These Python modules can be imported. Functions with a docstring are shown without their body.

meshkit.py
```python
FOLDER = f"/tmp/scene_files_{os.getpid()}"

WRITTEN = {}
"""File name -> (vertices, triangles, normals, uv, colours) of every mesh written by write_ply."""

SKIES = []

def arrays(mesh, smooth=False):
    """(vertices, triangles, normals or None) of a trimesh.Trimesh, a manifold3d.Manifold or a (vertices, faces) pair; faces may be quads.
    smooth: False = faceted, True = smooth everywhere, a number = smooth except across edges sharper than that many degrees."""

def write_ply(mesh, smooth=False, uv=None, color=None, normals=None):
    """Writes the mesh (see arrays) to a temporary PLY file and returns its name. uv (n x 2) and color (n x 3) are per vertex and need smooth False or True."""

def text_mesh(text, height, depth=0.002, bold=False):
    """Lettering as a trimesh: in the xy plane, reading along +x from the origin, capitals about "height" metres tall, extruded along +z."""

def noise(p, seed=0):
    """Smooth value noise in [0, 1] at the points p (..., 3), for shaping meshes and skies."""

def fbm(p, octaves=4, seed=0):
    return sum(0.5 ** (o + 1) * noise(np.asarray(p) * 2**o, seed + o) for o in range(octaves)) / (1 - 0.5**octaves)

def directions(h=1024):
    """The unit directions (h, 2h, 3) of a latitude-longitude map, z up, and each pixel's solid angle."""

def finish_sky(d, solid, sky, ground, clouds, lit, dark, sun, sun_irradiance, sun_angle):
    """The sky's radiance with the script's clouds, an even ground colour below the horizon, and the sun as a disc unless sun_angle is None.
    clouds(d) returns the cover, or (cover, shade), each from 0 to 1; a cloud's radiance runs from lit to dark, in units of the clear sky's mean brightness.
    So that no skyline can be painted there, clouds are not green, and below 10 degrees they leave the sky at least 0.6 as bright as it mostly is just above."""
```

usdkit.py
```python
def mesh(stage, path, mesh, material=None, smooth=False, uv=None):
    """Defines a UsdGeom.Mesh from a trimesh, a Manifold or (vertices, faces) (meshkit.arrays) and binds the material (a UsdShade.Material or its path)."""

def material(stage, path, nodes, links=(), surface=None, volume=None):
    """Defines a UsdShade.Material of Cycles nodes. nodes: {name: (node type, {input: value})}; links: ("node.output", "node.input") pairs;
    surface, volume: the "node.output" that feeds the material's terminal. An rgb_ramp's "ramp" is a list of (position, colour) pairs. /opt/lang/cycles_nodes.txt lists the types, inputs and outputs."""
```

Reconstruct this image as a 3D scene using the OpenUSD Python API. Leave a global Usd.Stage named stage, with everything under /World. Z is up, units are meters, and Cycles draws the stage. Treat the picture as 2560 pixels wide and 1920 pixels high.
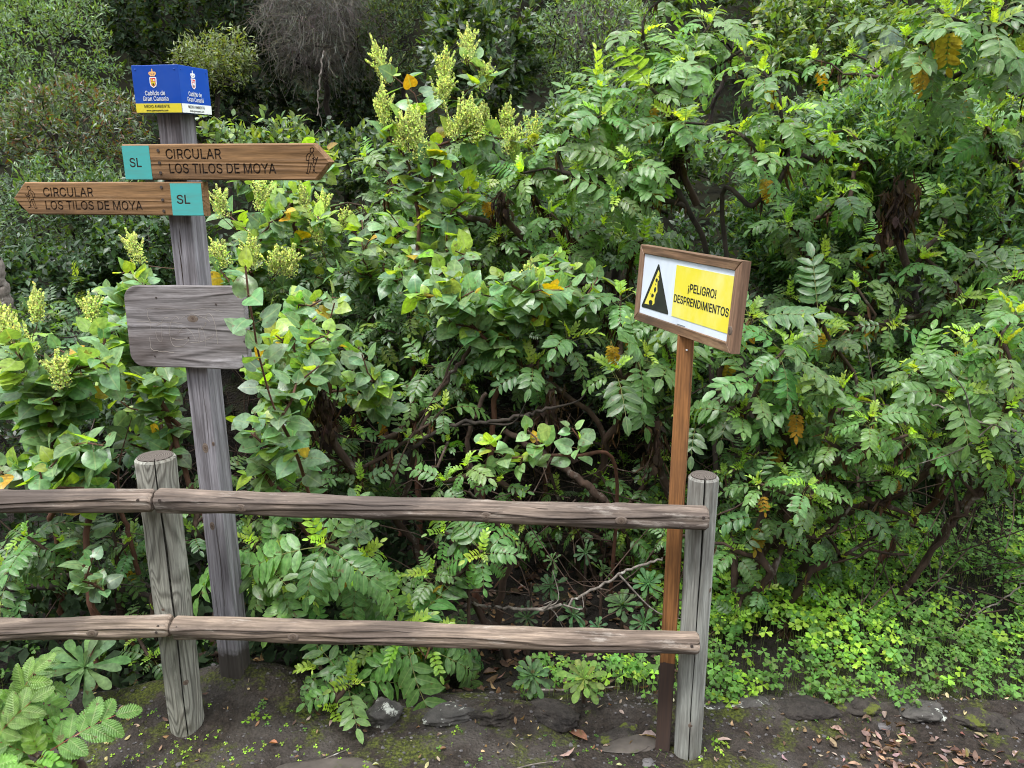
import math
import numpy as np
import trimesh
import shapely.geometry as sg
from shapely.ops import unary_union
import manifold3d as m3
import usdkit, meshkit
from pxr import Usd, UsdGeom, UsdLux, UsdShade, Sdf, Gf, Vt

stage = Usd.Stage.CreateInMemory()
UsdGeom.SetStageUpAxis(stage, 'Z')
UsdGeom.SetStageMetersPerUnit(stage, 1.0)
UsdGeom.Xform.Define(stage, '/World')
stage.SetDefaultPrim(stage.GetPrimAtPath('/World'))
T = Sdf.ValueTypeNames

# ------------------------------------------------------------------ camera, sky, sun, exposure
PITCH, EYE, FPX = math.radians(14.0), 1.65, 1971.0
cam = UsdGeom.Camera.Define(stage, '/World/camera')
cam.CreateHorizontalApertureAttr(36.0)
cam.CreateFocalLengthAttr(36.0 * FPX / 2560)
cam.CreateClippingRangeAttr((0.05, 2000.0))
cam.AddTranslateOp().Set((0, 0, EYE))
cam.AddRotateXOp().Set(90 - 14.0)
cam.CreateExposureAttr(1.5)

SUN_EL, SUN_ROT = math.radians(66), math.atan2(-0.35, -0.4)
usdkit.material(stage, '/World/Looks/sky_air', {
    'sky': ('sky_texture', {'sky_type': 'single_scattering', 'sun_disc': False, 'sun_elevation': SUN_EL, 'sun_rotation': SUN_ROT}),
    'co': ('texture_coordinate', {}),
    'map': ('mapping', {'scale': (1.6, 1.6, 3.0)}),
    'n': ('noise_texture', {'scale': 1.5, 'detail': 5.0, 'roughness': 0.6}),
    'r': ('rgb_ramp', {'ramp': [(0.0, (7.1, 7.5, 8.1)), (0.4, (8.1, 8.4, 8.9)), (0.65, (10.4, 10.6, 11.0)), (1.0, (12.4, 12.5, 12.7))]}),
    'sz': ('separate_xyz', {}), 'grad': ('map_range', {'from_min': 0.0, 'from_max': 1.0, 'to_min': 0.45, 'to_max': 1.45, 'clamp': True}), 'cie': ('mix_color', {'blend_type': 'multiply', 'fac': 1.0, 'use_clamp': False}),
    'mix': ('mix_color', {'fac': 0.86, 'use_clamp': False}),
    'bg': ('background_shader', {'strength': 0.10}),
}, [('co.generated', 'map.vector'), ('map.vector', 'n.vector'), ('n.fac', 'r.fac'), ('sky.color', 'mix.a'), ('co.generated', 'sz.vector'), ('sz.z', 'grad.value'), ('r.color', 'cie.a'), ('grad.result', 'cie.b'), ('cie.result', 'mix.b'), ('mix.result', 'bg.color')], surface='bg.background')
sky = UsdLux.DomeLight.Define(stage, '/World/sky')
UsdShade.MaterialBindingAPI.Apply(sky.GetPrim()).Bind(UsdShade.Material.Get(stage, '/World/Looks/sky_air'))
sky.GetPrim().SetCustomDataByKey('kind', 'structure')
sun = UsdLux.DistantLight.Define(stage, '/World/sun')
sun.CreateNormalizeAttr(True)
sun.CreateIntensityAttr(0.4)
sun.CreateAngleAttr(14.0)
sun.CreateColorAttr((1.0, 0.985, 0.955))
sd = np.array([math.cos(SUN_EL) * math.sin(SUN_ROT), math.cos(SUN_EL) * math.cos(SUN_ROT), math.sin(SUN_EL)])
sun.AddRotateZOp().Set(math.degrees(math.atan2(sd[1], sd[0])) + 90)
sun.AddRotateXOp().Set(90 - math.degrees(SUN_EL))

# ------------------------------------------------------------------ small helpers
RIGHT, FWD, UP = np.array([1.0, 0, 0]), np.array([0, math.cos(PITCH), -math.sin(PITCH)]), np.array([0, math.sin(PITCH), math.cos(PITCH)])
def at(u, v, Y):
    """The place in the scene, Y metres ahead, that a point of the photograph (2560 x 1920) shows."""
    d = RIGHT * (u - 1280) / FPX + UP * (960 - v) / FPX + FWD
    return np.array([0, 0, EYE]) + d * Y / d[1]
def rng(seed):
    return np.random.default_rng(seed)
def unit(v):
    v = np.asarray(v, float)
    return v / np.maximum(np.linalg.norm(v, axis=-1, keepdims=True), 1e-9)
used = {}
def numbered(parent, name):
    k = used.get((parent, name), 0)
    used[(parent, name)] = k + 1
    return name if k == 0 else f'{name}_{k:03d}'
def says(prim, label=None, category=None, group=None, kind=None):
    for k, v in (('label', label), ('category', category), ('group', group), ('kind', kind)):
        if v:
            prim.SetCustomDataByKey(k, v)
    return prim
def thing(name, label, category, loc=(0, 0, 0), yaw=0.0, group=None):
    p = '/World/' + numbered('/World', name)
    x = UsdGeom.Xform.Define(stage, p)
    x.AddTranslateOp().Set(Gf.Vec3d(*map(float, loc)))
    if yaw:
        x.AddRotateZOp().Set(math.degrees(yaw))
    says(x.GetPrim(), label, category, group)
    return p
MATS = {}
def normals_of(V, F):
    n = np.zeros_like(V)
    fn = np.cross(V[F[:, 1]] - V[F[:, 0]], V[F[:, 2]] - V[F[:, 0]])
    for k in range(3):
        for a in range(3):
            n[:, a] += np.bincount(F[:, k], fn[:, a], len(V))
    return unit(n)
def put(name, V, F, mat, parent='/World', N=None, tint=None, uv=None, smooth=False, label=None, category=None, group=None, kind=None):
    """One Mesh prim."""
    if smooth not in (False, True):
        V, F, N = meshkit.arrays((V, F), smooth)
    elif smooth is True and N is None:
        N = normals_of(V, F)
    p = parent + '/' + numbered(parent, name)
    m = UsdGeom.Mesh.Define(stage, p)
    m.CreatePointsAttr(Vt.Vec3fArray.FromNumpy(np.ascontiguousarray(V, np.float32)))
    m.CreateFaceVertexCountsAttr(Vt.IntArray.FromNumpy(np.full(len(F), 3, np.int32)))
    m.CreateFaceVertexIndicesAttr(Vt.IntArray.FromNumpy(np.ascontiguousarray(F, np.int32).ravel()))
    m.CreateSubdivisionSchemeAttr('none')
    if N is not None:
        m.CreateNormalsAttr(Vt.Vec3fArray.FromNumpy(np.ascontiguousarray(N, np.float32)))
        m.SetNormalsInterpolation('vertex')
    pv = UsdGeom.PrimvarsAPI(m)
    if tint is not None:
        pv.CreatePrimvar('tint', T.Color3fArray, 'vertex').Set(Vt.Vec3fArray.FromNumpy(np.ascontiguousarray(tint, np.float32)))
    if uv is not None:
        pv.CreatePrimvar('st', T.TexCoord2fArray, 'vertex').Set(Vt.Vec2fArray.FromNumpy(np.ascontiguousarray(uv, np.float32)))
    UsdShade.MaterialBindingAPI.Apply(m.GetPrim()).Bind(MATS[mat])
    says(m.GetPrim(), label, category, group, kind)
    return p
def puttm(name, tm, mat, parent='/World', smooth=False, **k):
    V, F, _ = meshkit.arrays(tm)
    return put(name, V, F, mat, parent, smooth=smooth, **k)
class Bag:
    """Collects geometry that belongs to one mesh."""
    def __init__(s): s.v, s.f, s.t, s.uv, s.n = [], [], [], [], 0
    def add(s, V, F, tint=None, uv=None):
        V = np.asarray(V, float).reshape(-1, 3)
        s.v.append(V); s.f.append(np.asarray(F, int).reshape(-1, 3) + s.n); s.n += len(V)
        s.t.append(np.broadcast_to(np.asarray((0.5, 0.5, 0.5) if tint is None else tint, float), V.shape))
        s.uv.append(np.zeros((len(V), 2)) if uv is None else np.asarray(uv, float).reshape(-1, 2))
    def arrays(s):
        return np.vstack(s.v), np.vstack(s.f), np.vstack(s.t), np.vstack(s.uv)
    def put(s, name, mat, parent='/World', smooth=True, **k):
        if not s.v: return None
        V, F, t, uv = s.arrays()
        return put(name, V, F, mat, parent, tint=t, uv=uv, smooth=smooth, **k)
def tube(pts, rad, sides=6, cap=False):
    pts = np.asarray(pts, float); n = len(pts)
    rad = np.broadcast_to(np.asarray(rad, float), (n,))
    d = unit(np.gradient(pts, axis=0))
    ref = np.array([0.31, 0.17, 0.93]) if abs(d[0] @ np.array([0.31, 0.17, 0.93])) < 0.9 else np.array([1.0, 0, 0])
    a = unit(np.cross(d, ref)); b = np.cross(d, a)
    th = np.arange(sides) * 2 * np.pi / sides
    V = pts[:, None] + rad[:, None, None] * (np.cos(th)[None, :, None] * a[:, None] + np.sin(th)[None, :, None] * b[:, None])
    i, j = np.meshgrid(np.arange(n - 1), np.arange(sides), indexing='ij')
    q = np.stack([i * sides + j, i * sides + (j + 1) % sides, (i + 1) * sides + (j + 1) % sides, (i + 1) * sides + j], -1).reshape(-1, 4)
    F = np.vstack([q[:, [0, 1, 2]], q[:, [0, 2, 3]]])
    V = V.reshape(-1, 3)
    if cap:
        V = np.vstack([V, pts[0], pts[-1]]); k = n * sides
        j = np.arange(sides)
        F = np.vstack([F, np.stack([np.full(sides, k), (j + 1) % sides, j], 1), np.stack([np.full(sides, k + 1), (n - 1) * sides + j, (n - 1) * sides + (j + 1) % sides], 1)])
    return V, F
def smoothcurve(pts, n=12):
    """Catmull-Rom through the points."""
    P = np.asarray(pts, float)
    if len(P) == 2:
        return P[0] + np.linspace(0, 1, n)[:, None] * (P[1] - P[0])
    Q = np.vstack([2 * P[0] - P[1], P, 2 * P[-1] - P[-2]])
    out = []
    m = max(2, int(math.ceil(n / (len(P) - 1))))
    for i in range(1, len(Q) - 2):
        t = np.linspace(0, 1, m, endpoint=(i == len(Q) - 3))[:, None]
        a, b, c, d = Q[i - 1], Q[i], Q[i + 1], Q[i + 2]
        out.append(0.5 * (2 * b + (c - a) * t + (2 * a - 5 * b + 4 * c - d) * t ** 2 + (3 * b - a - 3 * c + d) * t ** 3))
    return np.vstack(out)
def rbox(size, r=0.003):
    """A box with rounded edges, as arrays."""
    sx, sy, sz = (s / 2 - r for s in size)
    ball = m3.Manifold.sphere(r, 12)
    pts = [ball.translate((x, y, z)) for x in (-sx, sx) for y in (-sy, sy) for z in (-sz, sz)]
    return m3.Manifold.batch_hull(pts)
def solid(poly, depth):
    """A shapely shape extruded along +z, as a Manifold."""
    parts = []
    for g in getattr(poly, 'geoms', [poly]):
        rings = [np.asarray(g.exterior.coords)[:-1]] + [np.asarray(i.coords)[:-1] for i in g.interiors]
        parts.append(m3.CrossSection([np.asarray(r) for r in rings], m3.FillRule.EvenOdd).extrude(depth))
    return m3.Manifold.compose(parts) if len(parts) > 1 else parts[0]
def tm_of(man):
    m = man.to_mesh()
    return trimesh.Trimesh(np.array(m.vert_properties[:, :3]), np.array(m.tri_verts), process=False)
def man_of(tm):
    tm = trimesh.Trimesh(tm.vertices, tm.faces, process=True)
    return m3.Manifold(m3.Mesh(np.asarray(tm.vertices, np.float32), np.asarray(tm.faces, np.uint32)))
FRONT = np.array([[1.0, 0, 0, 0], [0, 0, -1, 0], [0, 1, 0, 0], [0, 0, 0, 1]])   # text plane (x, y, out z) -> wall (x, z up, out -y)
WIDE = {}
def lettering(s, height, depth, bold):
    """Letter by letter, so that the capital I is a plain stroke."""
    H = meshkit.text_mesh('H', 0.02, 0.001, bold).bounds[1, 0]
    out, x = [], 0.0
    for c in s:
        k = (c, bold)
        if k not in WIDE:
            WIDE[k] = 0.0075 if c == 'I' else (meshkit.text_mesh('H H', 0.02, 0.001, bold).bounds[1, 0] - meshkit.text_mesh('HH', 0.02, 0.001, bold).bounds[1, 0]) if c == ' ' else meshkit.text_mesh(c + 'H', 0.02, 0.001, bold).bounds[1, 0] - H
        if c == 'I':
            w = 0.0034 if bold else 0.0024
            m = trimesh.creation.box([w, 0.0206 if bold else 0.02, 1.0]); m.apply_translation([0.00375, 0.01, 0.5])
        elif c != ' ':
            m = meshkit.text_mesh(c, 0.02, 1.0, bold)
        if c != ' ':
            m.apply_translation([x, 0, 0]); m.apply_scale([height / 0.02, height / 0.02, depth]); out.append(m)
        x += WIDE[k]
    return trimesh.util.concatenate(out)
def text(s, height, width=None, depth=0.002, bold=False):
    """Lettering in the xy plane, centred, squeezed to a width."""
    t = lettering(s, height, depth, bold)
    b = t.bounds
    t.apply_translation([-(b[0, 0] + b[1, 0]) / 2, -height / 2, 0])
    if width:
        t.apply_scale([width / (b[1, 0] - b[0, 0]), 1, 1])
    return t

# ------------------------------------------------------------------ materials
def mat(name, nodes, links, surface='p.BSDF', volume=None):
    MATS[name] = usdkit.material(stage, '/World/Looks/' + name, nodes, links, surface=surface, volume=volume)
def leafmat(name, rough=0.4, trans=0.3, spec=0.5, vein=0.0, ribs=False):
    nodes = {
        'a': ('attribute', {'attribute': 'tint'}), 'uv': ('attribute', {'attribute': 'st'}), 'sx': ('separate_xyz', {}),
        'g': ('geometry', {}), 'n': ('noise_texture', {'scale': 70.0, 'detail': 3.0}),
        'v': ('map_range', {'from_min': 0.3, 'from_max': 0.7, 'to_min': 0.66, 'to_max': 1.3}),
        'c1': ('mix_color', {'blend_type': 'multiply', 'fac': 1.0, 'use_clamp': False}),
        'ab': ('math', {'math_type': 'absolute'}), 'vm': ('map_range', {'from_min': 0.03, 'from_max': 0.12, 'to_min': vein, 'to_max': 0.0, 'clamp': True}),
        'cv': ('mix_color', {'b': (0.30, 0.36, 0.16), 'use_clamp': False}),
        'back': ('mix_color', {'blend_type': 'multiply', 'b': (1.25, 1.2, 0.85), 'use_clamp': False}),
        'tc': ('mix_color', {'blend_type': 'multiply', 'fac': 1.0, 'b': (2.0, 1.9, 0.55), 'use_clamp': False}),
        'sn': ('noise_texture', {'scale': 48.0, 'detail': 2.0}), 'sk': ('map_range', {'from_min': 0.665, 'from_max': 0.70, 'to_max': 0.75, 'clamp': True}), 'spot': ('mix_color', {'b': (0.11, 0.075, 0.03), 'use_clamp': False}),
        'bp': ('bump', {'strength': 0.25, 'distance': 0.004}),
        'p': ('principled_bsdf', {'roughness': rough, 'specular_ior_level': spec}),
        't': ('translucent_bsdf', {}), 'm': ('mix_closure', {'fac': trans}),
    }
    links = [('g.position', 'n.vector'), ('n.fac', 'v.value'), ('a.color', 'c1.a'), ('v.result', 'c1.b'), ('uv.vector', 'sx.vector'), ('sx.x', 'ab.value1'),
             ('ab.value', 'vm.value'), ('vm.result', 'cv.fac'), ('c1.result', 'cv.a'), ('g.backfacing', 'back.fac'), ('cv.result', 'spot.a'), ('g.position', 'sn.vector'), ('sn.fac', 'sk.value'), ('sk.result', 'spot.fac'), ('spot.result', 'back.a'),
             ('back.result', 'p.base_color'), ('back.result', 'tc.a'), ('tc.result', 't.color'), ('n.fac', 'bp.height'), ('bp.normal', 'p.normal'),
             ('p.BSDF', 'm.closure1'), ('t.BSDF', 'm.closure2')]
    if ribs:   # side veins running forward from the midrib
        nodes |= {'ry': ('math', {'math_type': 'multiply', 'value2': 62.0}), 'rx': ('math', {'math_type': 'multiply_add', 'value2': -11.0}), 'rs': ('math', {'math_type': 'sine'}), 'rr': ('math', {'math_type': 'multiply_add', 'value2': 0.5})}
        links = [l for l in links if l != ('n.fac', 'bp.height')] + [('sx.y', 'ry.value1'), ('ab.value', 'rx.value1'), ('ry.value', 'rx.value3'), ('rx.value', 'rs.value1'), ('rs.value', 'rr.value1'), ('n.fac', 'rr.value3'), ('rr.value', 'bp.height')]
        nodes['bp'] = ('bump', {'strength': 0.5, 'distance': 0.003})
    mat(name, nodes, links, surface='m.closure')
leafmat('leaf_waxy', 0.36, 0.32, 0.6, vein=0.45)
leafmat('leaf_pinnate', 0.40, 0.36, 0.5, vein=0.3)
leafmat('leaf_toothed', 0.42, 0.32, 0.45, vein=0.5, ribs=True)
leafmat('leaf_small', 0.36, 0.28, 0.5)
leafmat('leaf_dull', 0.6, 0.25, 0.3)
leafmat('leaf_shade', 0.75, 0.2, 0.12)
leafmat('leaf_dry', 0.75, 0.12, 0.2)
leafmat('leaf_clover', 0.55, 0.38, 0.3)
def rough(name, c1, c2, scale=30.0, stretch=(1, 1, 1), rough=0.8, bump=0.5, dist=0.01, c3=None, c3scale=8.0, c3at=(0.55, 0.65), spec=0.3, coord='object'):
    nodes = {'co': ('texture_coordinate', {}), 'g': ('geometry', {}), 'map': ('mapping', {'scale': stretch}), 'n': ('noise_texture', {'scale': scale, 'detail': 8.0, 'roughness': 0.65}),
             'r': ('rgb_ramp', {'ramp': [(0.3, c1), (0.7, c2)]}), 'bp': ('bump', {'strength': bump, 'distance': dist}), 'p': ('principled_bsdf', {'roughness': rough, 'specular_ior_level': spec})}
    src = 'co.object' if coord == 'object' else 'g.position'
    links = [(src, 'map.vector'), ('map.vector', 'n.vector'), ('n.fac', 'r.fac'), ('n.fac', 'bp.height'), ('bp.normal', 'p.normal')]
    if c3:
        nodes |= {'n3': ('noise_texture', {'scale': c3scale, 'detail': 7.0, 'roughness': 0.7}), 'k': ('map_range', {'from_min': c3at[0], 'from_max': c3at[1], 'clamp': True}), 'm3': ('mix_color', {'b': c3, 'use_clamp': False})}
        links += [(src, 'n3.vector'), ('n3.fac', 'k.value'), ('k.result', 'm3.fac'), ('r.color', 'm3.a'), ('m3.result', 'p.base_color')]
    else:
        links += [('r.color', 'p.base_color')]
    mat(name, nodes, links)
def wood(name, light, dark, axis, rings=34.0, grain=6.0, along=0.7, stain=(0.05, 0.045, 0.04), stain_at=(0.55, 0.75), line=0.55, rough_=0.75, bump=0.45, pale=None, wet=None):
    """Timber: contour lines of a stretched noise are the growth rings where the saw cut them; fine fibres run along the axis."""
    sc = [grain, grain, grain]; sc[axis] = along
    fs = [230.0, 230.0, 230.0]; fs[axis] = 7.0
    ss = [9.0, 9.0, 9.0]; ss[axis] = 2.5
    nodes = {
        'co': ('texture_coordinate', {}),
        'm1': ('mapping', {'scale': sc}), 'n1': ('noise_texture', {'scale': 1.0, 'detail': 1.5, 'roughness': 0.4, 'distortion': 0.3}),
        'mul': ('math', {'math_type': 'multiply', 'value2': rings}), 'sin': ('math', {'math_type': 'sine'}),
        'ring': ('map_range', {'from_min': -1.0, 'from_max': 1.0, 'to_min': 0.0, 'to_max': 1.0}),
        'pw': ('math', {'math_type': 'power', 'value2': 2.2}),
        'lf': ('math', {'math_type': 'multiply', 'value2': line}),
        'm2': ('mapping', {'scale': fs}), 'n2': ('noise_texture', {'scale': 1.0, 'detail': 4.0, 'roughness': 0.7}),
        'fib': ('map_range', {'from_min': 0.3, 'from_max': 0.72, 'to_min': 0.45, 'to_max': 1.4}),
        'cw': ('mix_color', {'a': light, 'b': dark, 'use_clamp': False}),
        'cf': ('mix_color', {'blend_type': 'multiply', 'fac': 1.0, 'use_clamp': False}),
        'm3': ('mapping', {'scale': ss}), 'n3': ('noise_texture', {'scale': 1.0, 'detail': 6.0, 'roughness': 0.65}),
        'st': ('map_range', {'from_min': stain_at[0], 'from_max': stain_at[1], 'to_max': 0.85, 'clamp': True}),
        'cs': ('mix_color', {'b': stain, 'use_clamp': False}),
        'add': ('math', {'math_type': 'multiply_add', 'value2': 0.6}),
        'bp': ('bump', {'strength': bump, 'distance': 0.004}),
        'p': ('principled_bsdf', {'roughness': rough_, 'specular_ior_level': 0.3}),
    }
    links = [('co.object', 'm1.vector'), ('m1.vector', 'n1.vector'), ('n1.fac', 'mul.value1'), ('mul.value', 'sin.value1'), ('sin.value', 'ring.value'),
             ('ring.result', 'pw.value1'), ('pw.value', 'lf.value1'), ('lf.value', 'cw.fac'), ('co.object', 'm2.vector'), ('m2.vector', 'n2.vector'), ('n2.fac', 'fib.value'),
             ('cw.result', 'cf.a'), ('fib.result', 'cf.b'), ('co.object', 'm3.vector'), ('m3.vector', 'n3.vector'), ('n3.fac', 'st.value'), ('st.result', 'cs.fac'), ('cf.result', 'cs.a'),
             ('n2.fac', 'add.value1'), ('pw.value', 'add.value3'), ('add.value', 'bp.height'), ('bp.normal', 'p.normal')]
    last = 'cs.result'
    if pale:
        ps = [14.0, 14.0, 14.0]; ps[axis] = 3.0
        nodes |= {'m4': ('mapping', {'scale': ps, 'location': (3.1, 1.7, 5.3)}), 'n4': ('noise_texture', {'scale': 1.0, 'detail': 8.0, 'roughness': 0.75}),
                  'pk': ('map_range', {'from_min': 0.56, 'from_max': 0.68, 'to_max': 0.7, 'clamp': True}), 'cp': ('mix_color', {'b': pale, 'use_clamp': False})}
        links += [('co.object', 'm4.vector'), ('m4.vector', 'n4.vector'), ('n4.fac', 'pk.value'), ('pk.result', 'cp.fac'), (last, 'cp.a')]
        last = 'cp.result'
    if wet:   # the foot of the post has a ragged coat or damp earth up to a height: (height, spread, colour)
        nodes |= {'sz': ('separate_xyz', {}), 'wn': ('noise_texture', {'scale': 60.0, 'detail': 4.0}), 'wa': ('math', {'math_type': 'multiply_add', 'value2': wet[1]}),
                  'wk': ('map_range', {'from_min': wet[0], 'from_max': wet[0] + wet[3], 'to_min': 0.9, 'to_max': 0.0, 'clamp': True}), 'cwet': ('mix_color', {'b': wet[2], 'use_clamp': False})}
        links += [('co.object', 'sz.vector'), ('co.object', 'wn.vector'), ('wn.fac', 'wa.value1'), ('sz.z', 'wa.value3'), ('wa.value', 'wk.value'), ('wk.result', 'cwet.fac'), (last, 'cwet.a')]
        last = 'cwet.result'
    links.append((last, 'p.base_color'))
    mat(name, nodes, links)
def paint(name, c, rough_=0.45, dirt=0.25, dirtc=(0.3, 0.3, 0.26), scale=(8, 8, 8), spec=0.4):
    mat(name, {'co': ('texture_coordinate', {}), 'map': ('mapping', {'scale': scale}), 'n': ('noise_texture', {'scale': 1.0, 'detail': 7.0, 'roughness': 0.7}),
               'k': ('map_range', {'from_min': 0.45, 'from_max': 0.8, 'to_max': dirt, 'clamp': True}), 'm': ('mix_color', {'a': c, 'b': dirtc, 'use_clamp': False}),
               'p': ('principled_bsdf', {'roughness': rough_, 'specular_ior_level': spec})},
        [('co.object', 'map.vector'), ('map.vector', 'n.vector'), ('n.fac', 'k.value'), ('k.result', 'm.fac'), ('m.result', 'p.base_color')])
wood('timber_grey', (0.24, 0.228, 0.245), (0.085, 0.076, 0.082), 2, rings=36, grain=18, along=0.8, stain=(0.075, 0.064, 0.064), stain_at=(0.52, 0.72), line=0.6, bump=0.6, wet=(0.20, 0.05, (0.035, 0.028, 0.02), 0.03))
wood('timber_board', (0.225, 0.207, 0.206), (0.095, 0.082, 0.080), 0, rings=30, grain=14, along=1.8, stain=(0.080, 0.062, 0.056), stain_at=(0.46, 0.68), pale=(0.34, 0.325, 0.335), line=0.45, bump=0.6)
wood('timber_arrow', (0.240, 0.132, 0.056), (0.125, 0.066, 0.029), 0, rings=48, grain=20, along=0.9, stain=(0.085, 0.048, 0.026), stain_at=(0.46, 0.70), line=0.45, rough_=0.62, bump=0.35, pale=(0.27, 0.17, 0.09))
wood('timber_log', (0.27, 0.265, 0.225), (0.085, 0.080, 0.066), 2, rings=120, grain=11, along=2.6, stain=(0.115, 0.095, 0.072), stain_at=(0.5, 0.75), line=0.7, pale=(0.34, 0.34, 0.295), wet=(0.08, 0.05, (0.022, 0.018, 0.014), 0.02))
wood('timber_log_pale', (0.295, 0.30, 0.27), (0.15, 0.142, 0.125), 2, rings=40, grain=9, along=1.2, stain=(0.09, 0.076, 0.063), stain_at=(0.46, 0.66), line=0.55, wet=(0.04, 0.05, (0.022, 0.018, 0.014), 0.03))
wood('timber_rail', (0.205, 0.158, 0.125), (0.085, 0.062, 0.049), 0, rings=34, grain=20, along=1.3, stain=(0.060, 0.046, 0.039), stain_at=(0.44, 0.62), pale=(0.43, 0.385, 0.335), line=0.6, bump=0.9)
wood('timber_rail_pale', (0.275, 0.21, 0.16), (0.12, 0.086, 0.066), 0, rings=34, grain=20, along=1.3, stain=(0.080, 0.060, 0.049), stain_at=(0.46, 0.64), pale=(0.53, 0.48, 0.42), line=0.55, bump=0.9)
wood('timber_orange', (0.275, 0.122, 0.042), (0.165, 0.073, 0.028), 2, rings=30, grain=18, along=0.8, stain=(0.11, 0.052, 0.025), stain_at=(0.46, 0.72), line=0.5, rough_=0.7, bump=0.3, wet=(0.38, 0.05, (0.040, 0.031, 0.030), 0.006))
wood('timber_frame', (0.175, 0.100, 0.055), (0.090, 0.050, 0.029), 0, rings=30, grain=16, along=1.0, stain=(0.055, 0.037, 0.026), stain_at=(0.46, 0.68), line=0.5, rough_=0.65, bump=0.4, pale=(0.26, 0.17, 0.095))
wood('timber_frame_up', (0.21, 0.125, 0.08), (0.12, 0.07, 0.045), 2, rings=30, grain=16, along=1.0, stain=(0.10, 0.065, 0.045), stain_at=(0.5, 0.75), line=0.5, rough_=0.6, bump=0.3, pale=(0.27, 0.18, 0.12))
mat('end_grain', {'co': ('texture_coordinate', {}), 'nz': ('noise_texture', {'scale': 18.0, 'detail': 3.0}), 'mm': ('mix_vector', {'fac': 0.02, 'use_clamp': False}),
                  'w': ('wave_texture', {'wave_type': 'rings', 'rings_direction': 'z', 'scale': 55.0, 'distortion': 1.2, 'detail': 3.0, 'detail_scale': 2.0}),
                  'r': ('rgb_ramp', {'ramp': [(0.0, (0.055, 0.045, 0.038)), (1.0, (0.13, 0.11, 0.095))]}), 'bp': ('bump', {'strength': 0.4, 'distance': 0.003}), 'p': ('principled_bsdf', {'roughness': 0.85, 'specular_ior_level': 0.25})},
    [('co.object', 'nz.vector'), ('co.object', 'mm.a'), ('nz.color', 'mm.b'), ('mm.result', 'w.vector'), ('w.fac', 'r.fac'), ('r.color', 'p.base_color'), ('w.fac', 'bp.height'), ('bp.normal', 'p.normal')])
paint('enamel_blue', (0.003, 0.050, 0.32), 0.35, 0.25, (0.08, 0.14, 0.36))
paint('enamel_yellow', (0.62, 0.52, 0.03), 0.4, 0.3, (0.62, 0.55, 0.2))
paint('enamel_white', (0.74, 0.77, 0.72), 0.4, 0.3, (0.5, 0.55, 0.42))
paint('paint_teal', (0.055, 0.345, 0.33), 0.55, 0.8, (0.085, 0.24, 0.21), (7, 7, 60))
paint('panel_white', (0.59, 0.65, 0.73), 0.35, 0.6, (0.42, 0.46, 0.52), (14, 14, 5))
paint('panel_yellow', (0.66, 0.58, 0.05), 0.35, 0.7, (0.72, 0.69, 0.34), (10, 10, 5))
paint('print_black', (0.012, 0.013, 0.013), 0.4, 0.1)
paint('print_white', (0.75, 0.77, 0.78), 0.4, 0.1)
paint('print_red', (0.55, 0.02, 0.03), 0.4, 0.1)
paint('print_gold', (0.75, 0.42, 0.16), 0.4, 0.2, (0.5, 0.2, 0.1))
paint('groove_dark', (0.030, 0.022, 0.018), 0.7, 0.5, (0.06, 0.04, 0.025), (60, 60, 60), 0.2)
paint('screw_steel', (0.045, 0.036, 0.032), 0.5, 0.3, (0.12, 0.05, 0.03), (90, 90, 90))
paint('scratch_pale', (0.36, 0.32, 0.28), 0.8, 0.8, (0.22, 0.17, 0.11), (25, 25, 25), 0.2)
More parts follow.
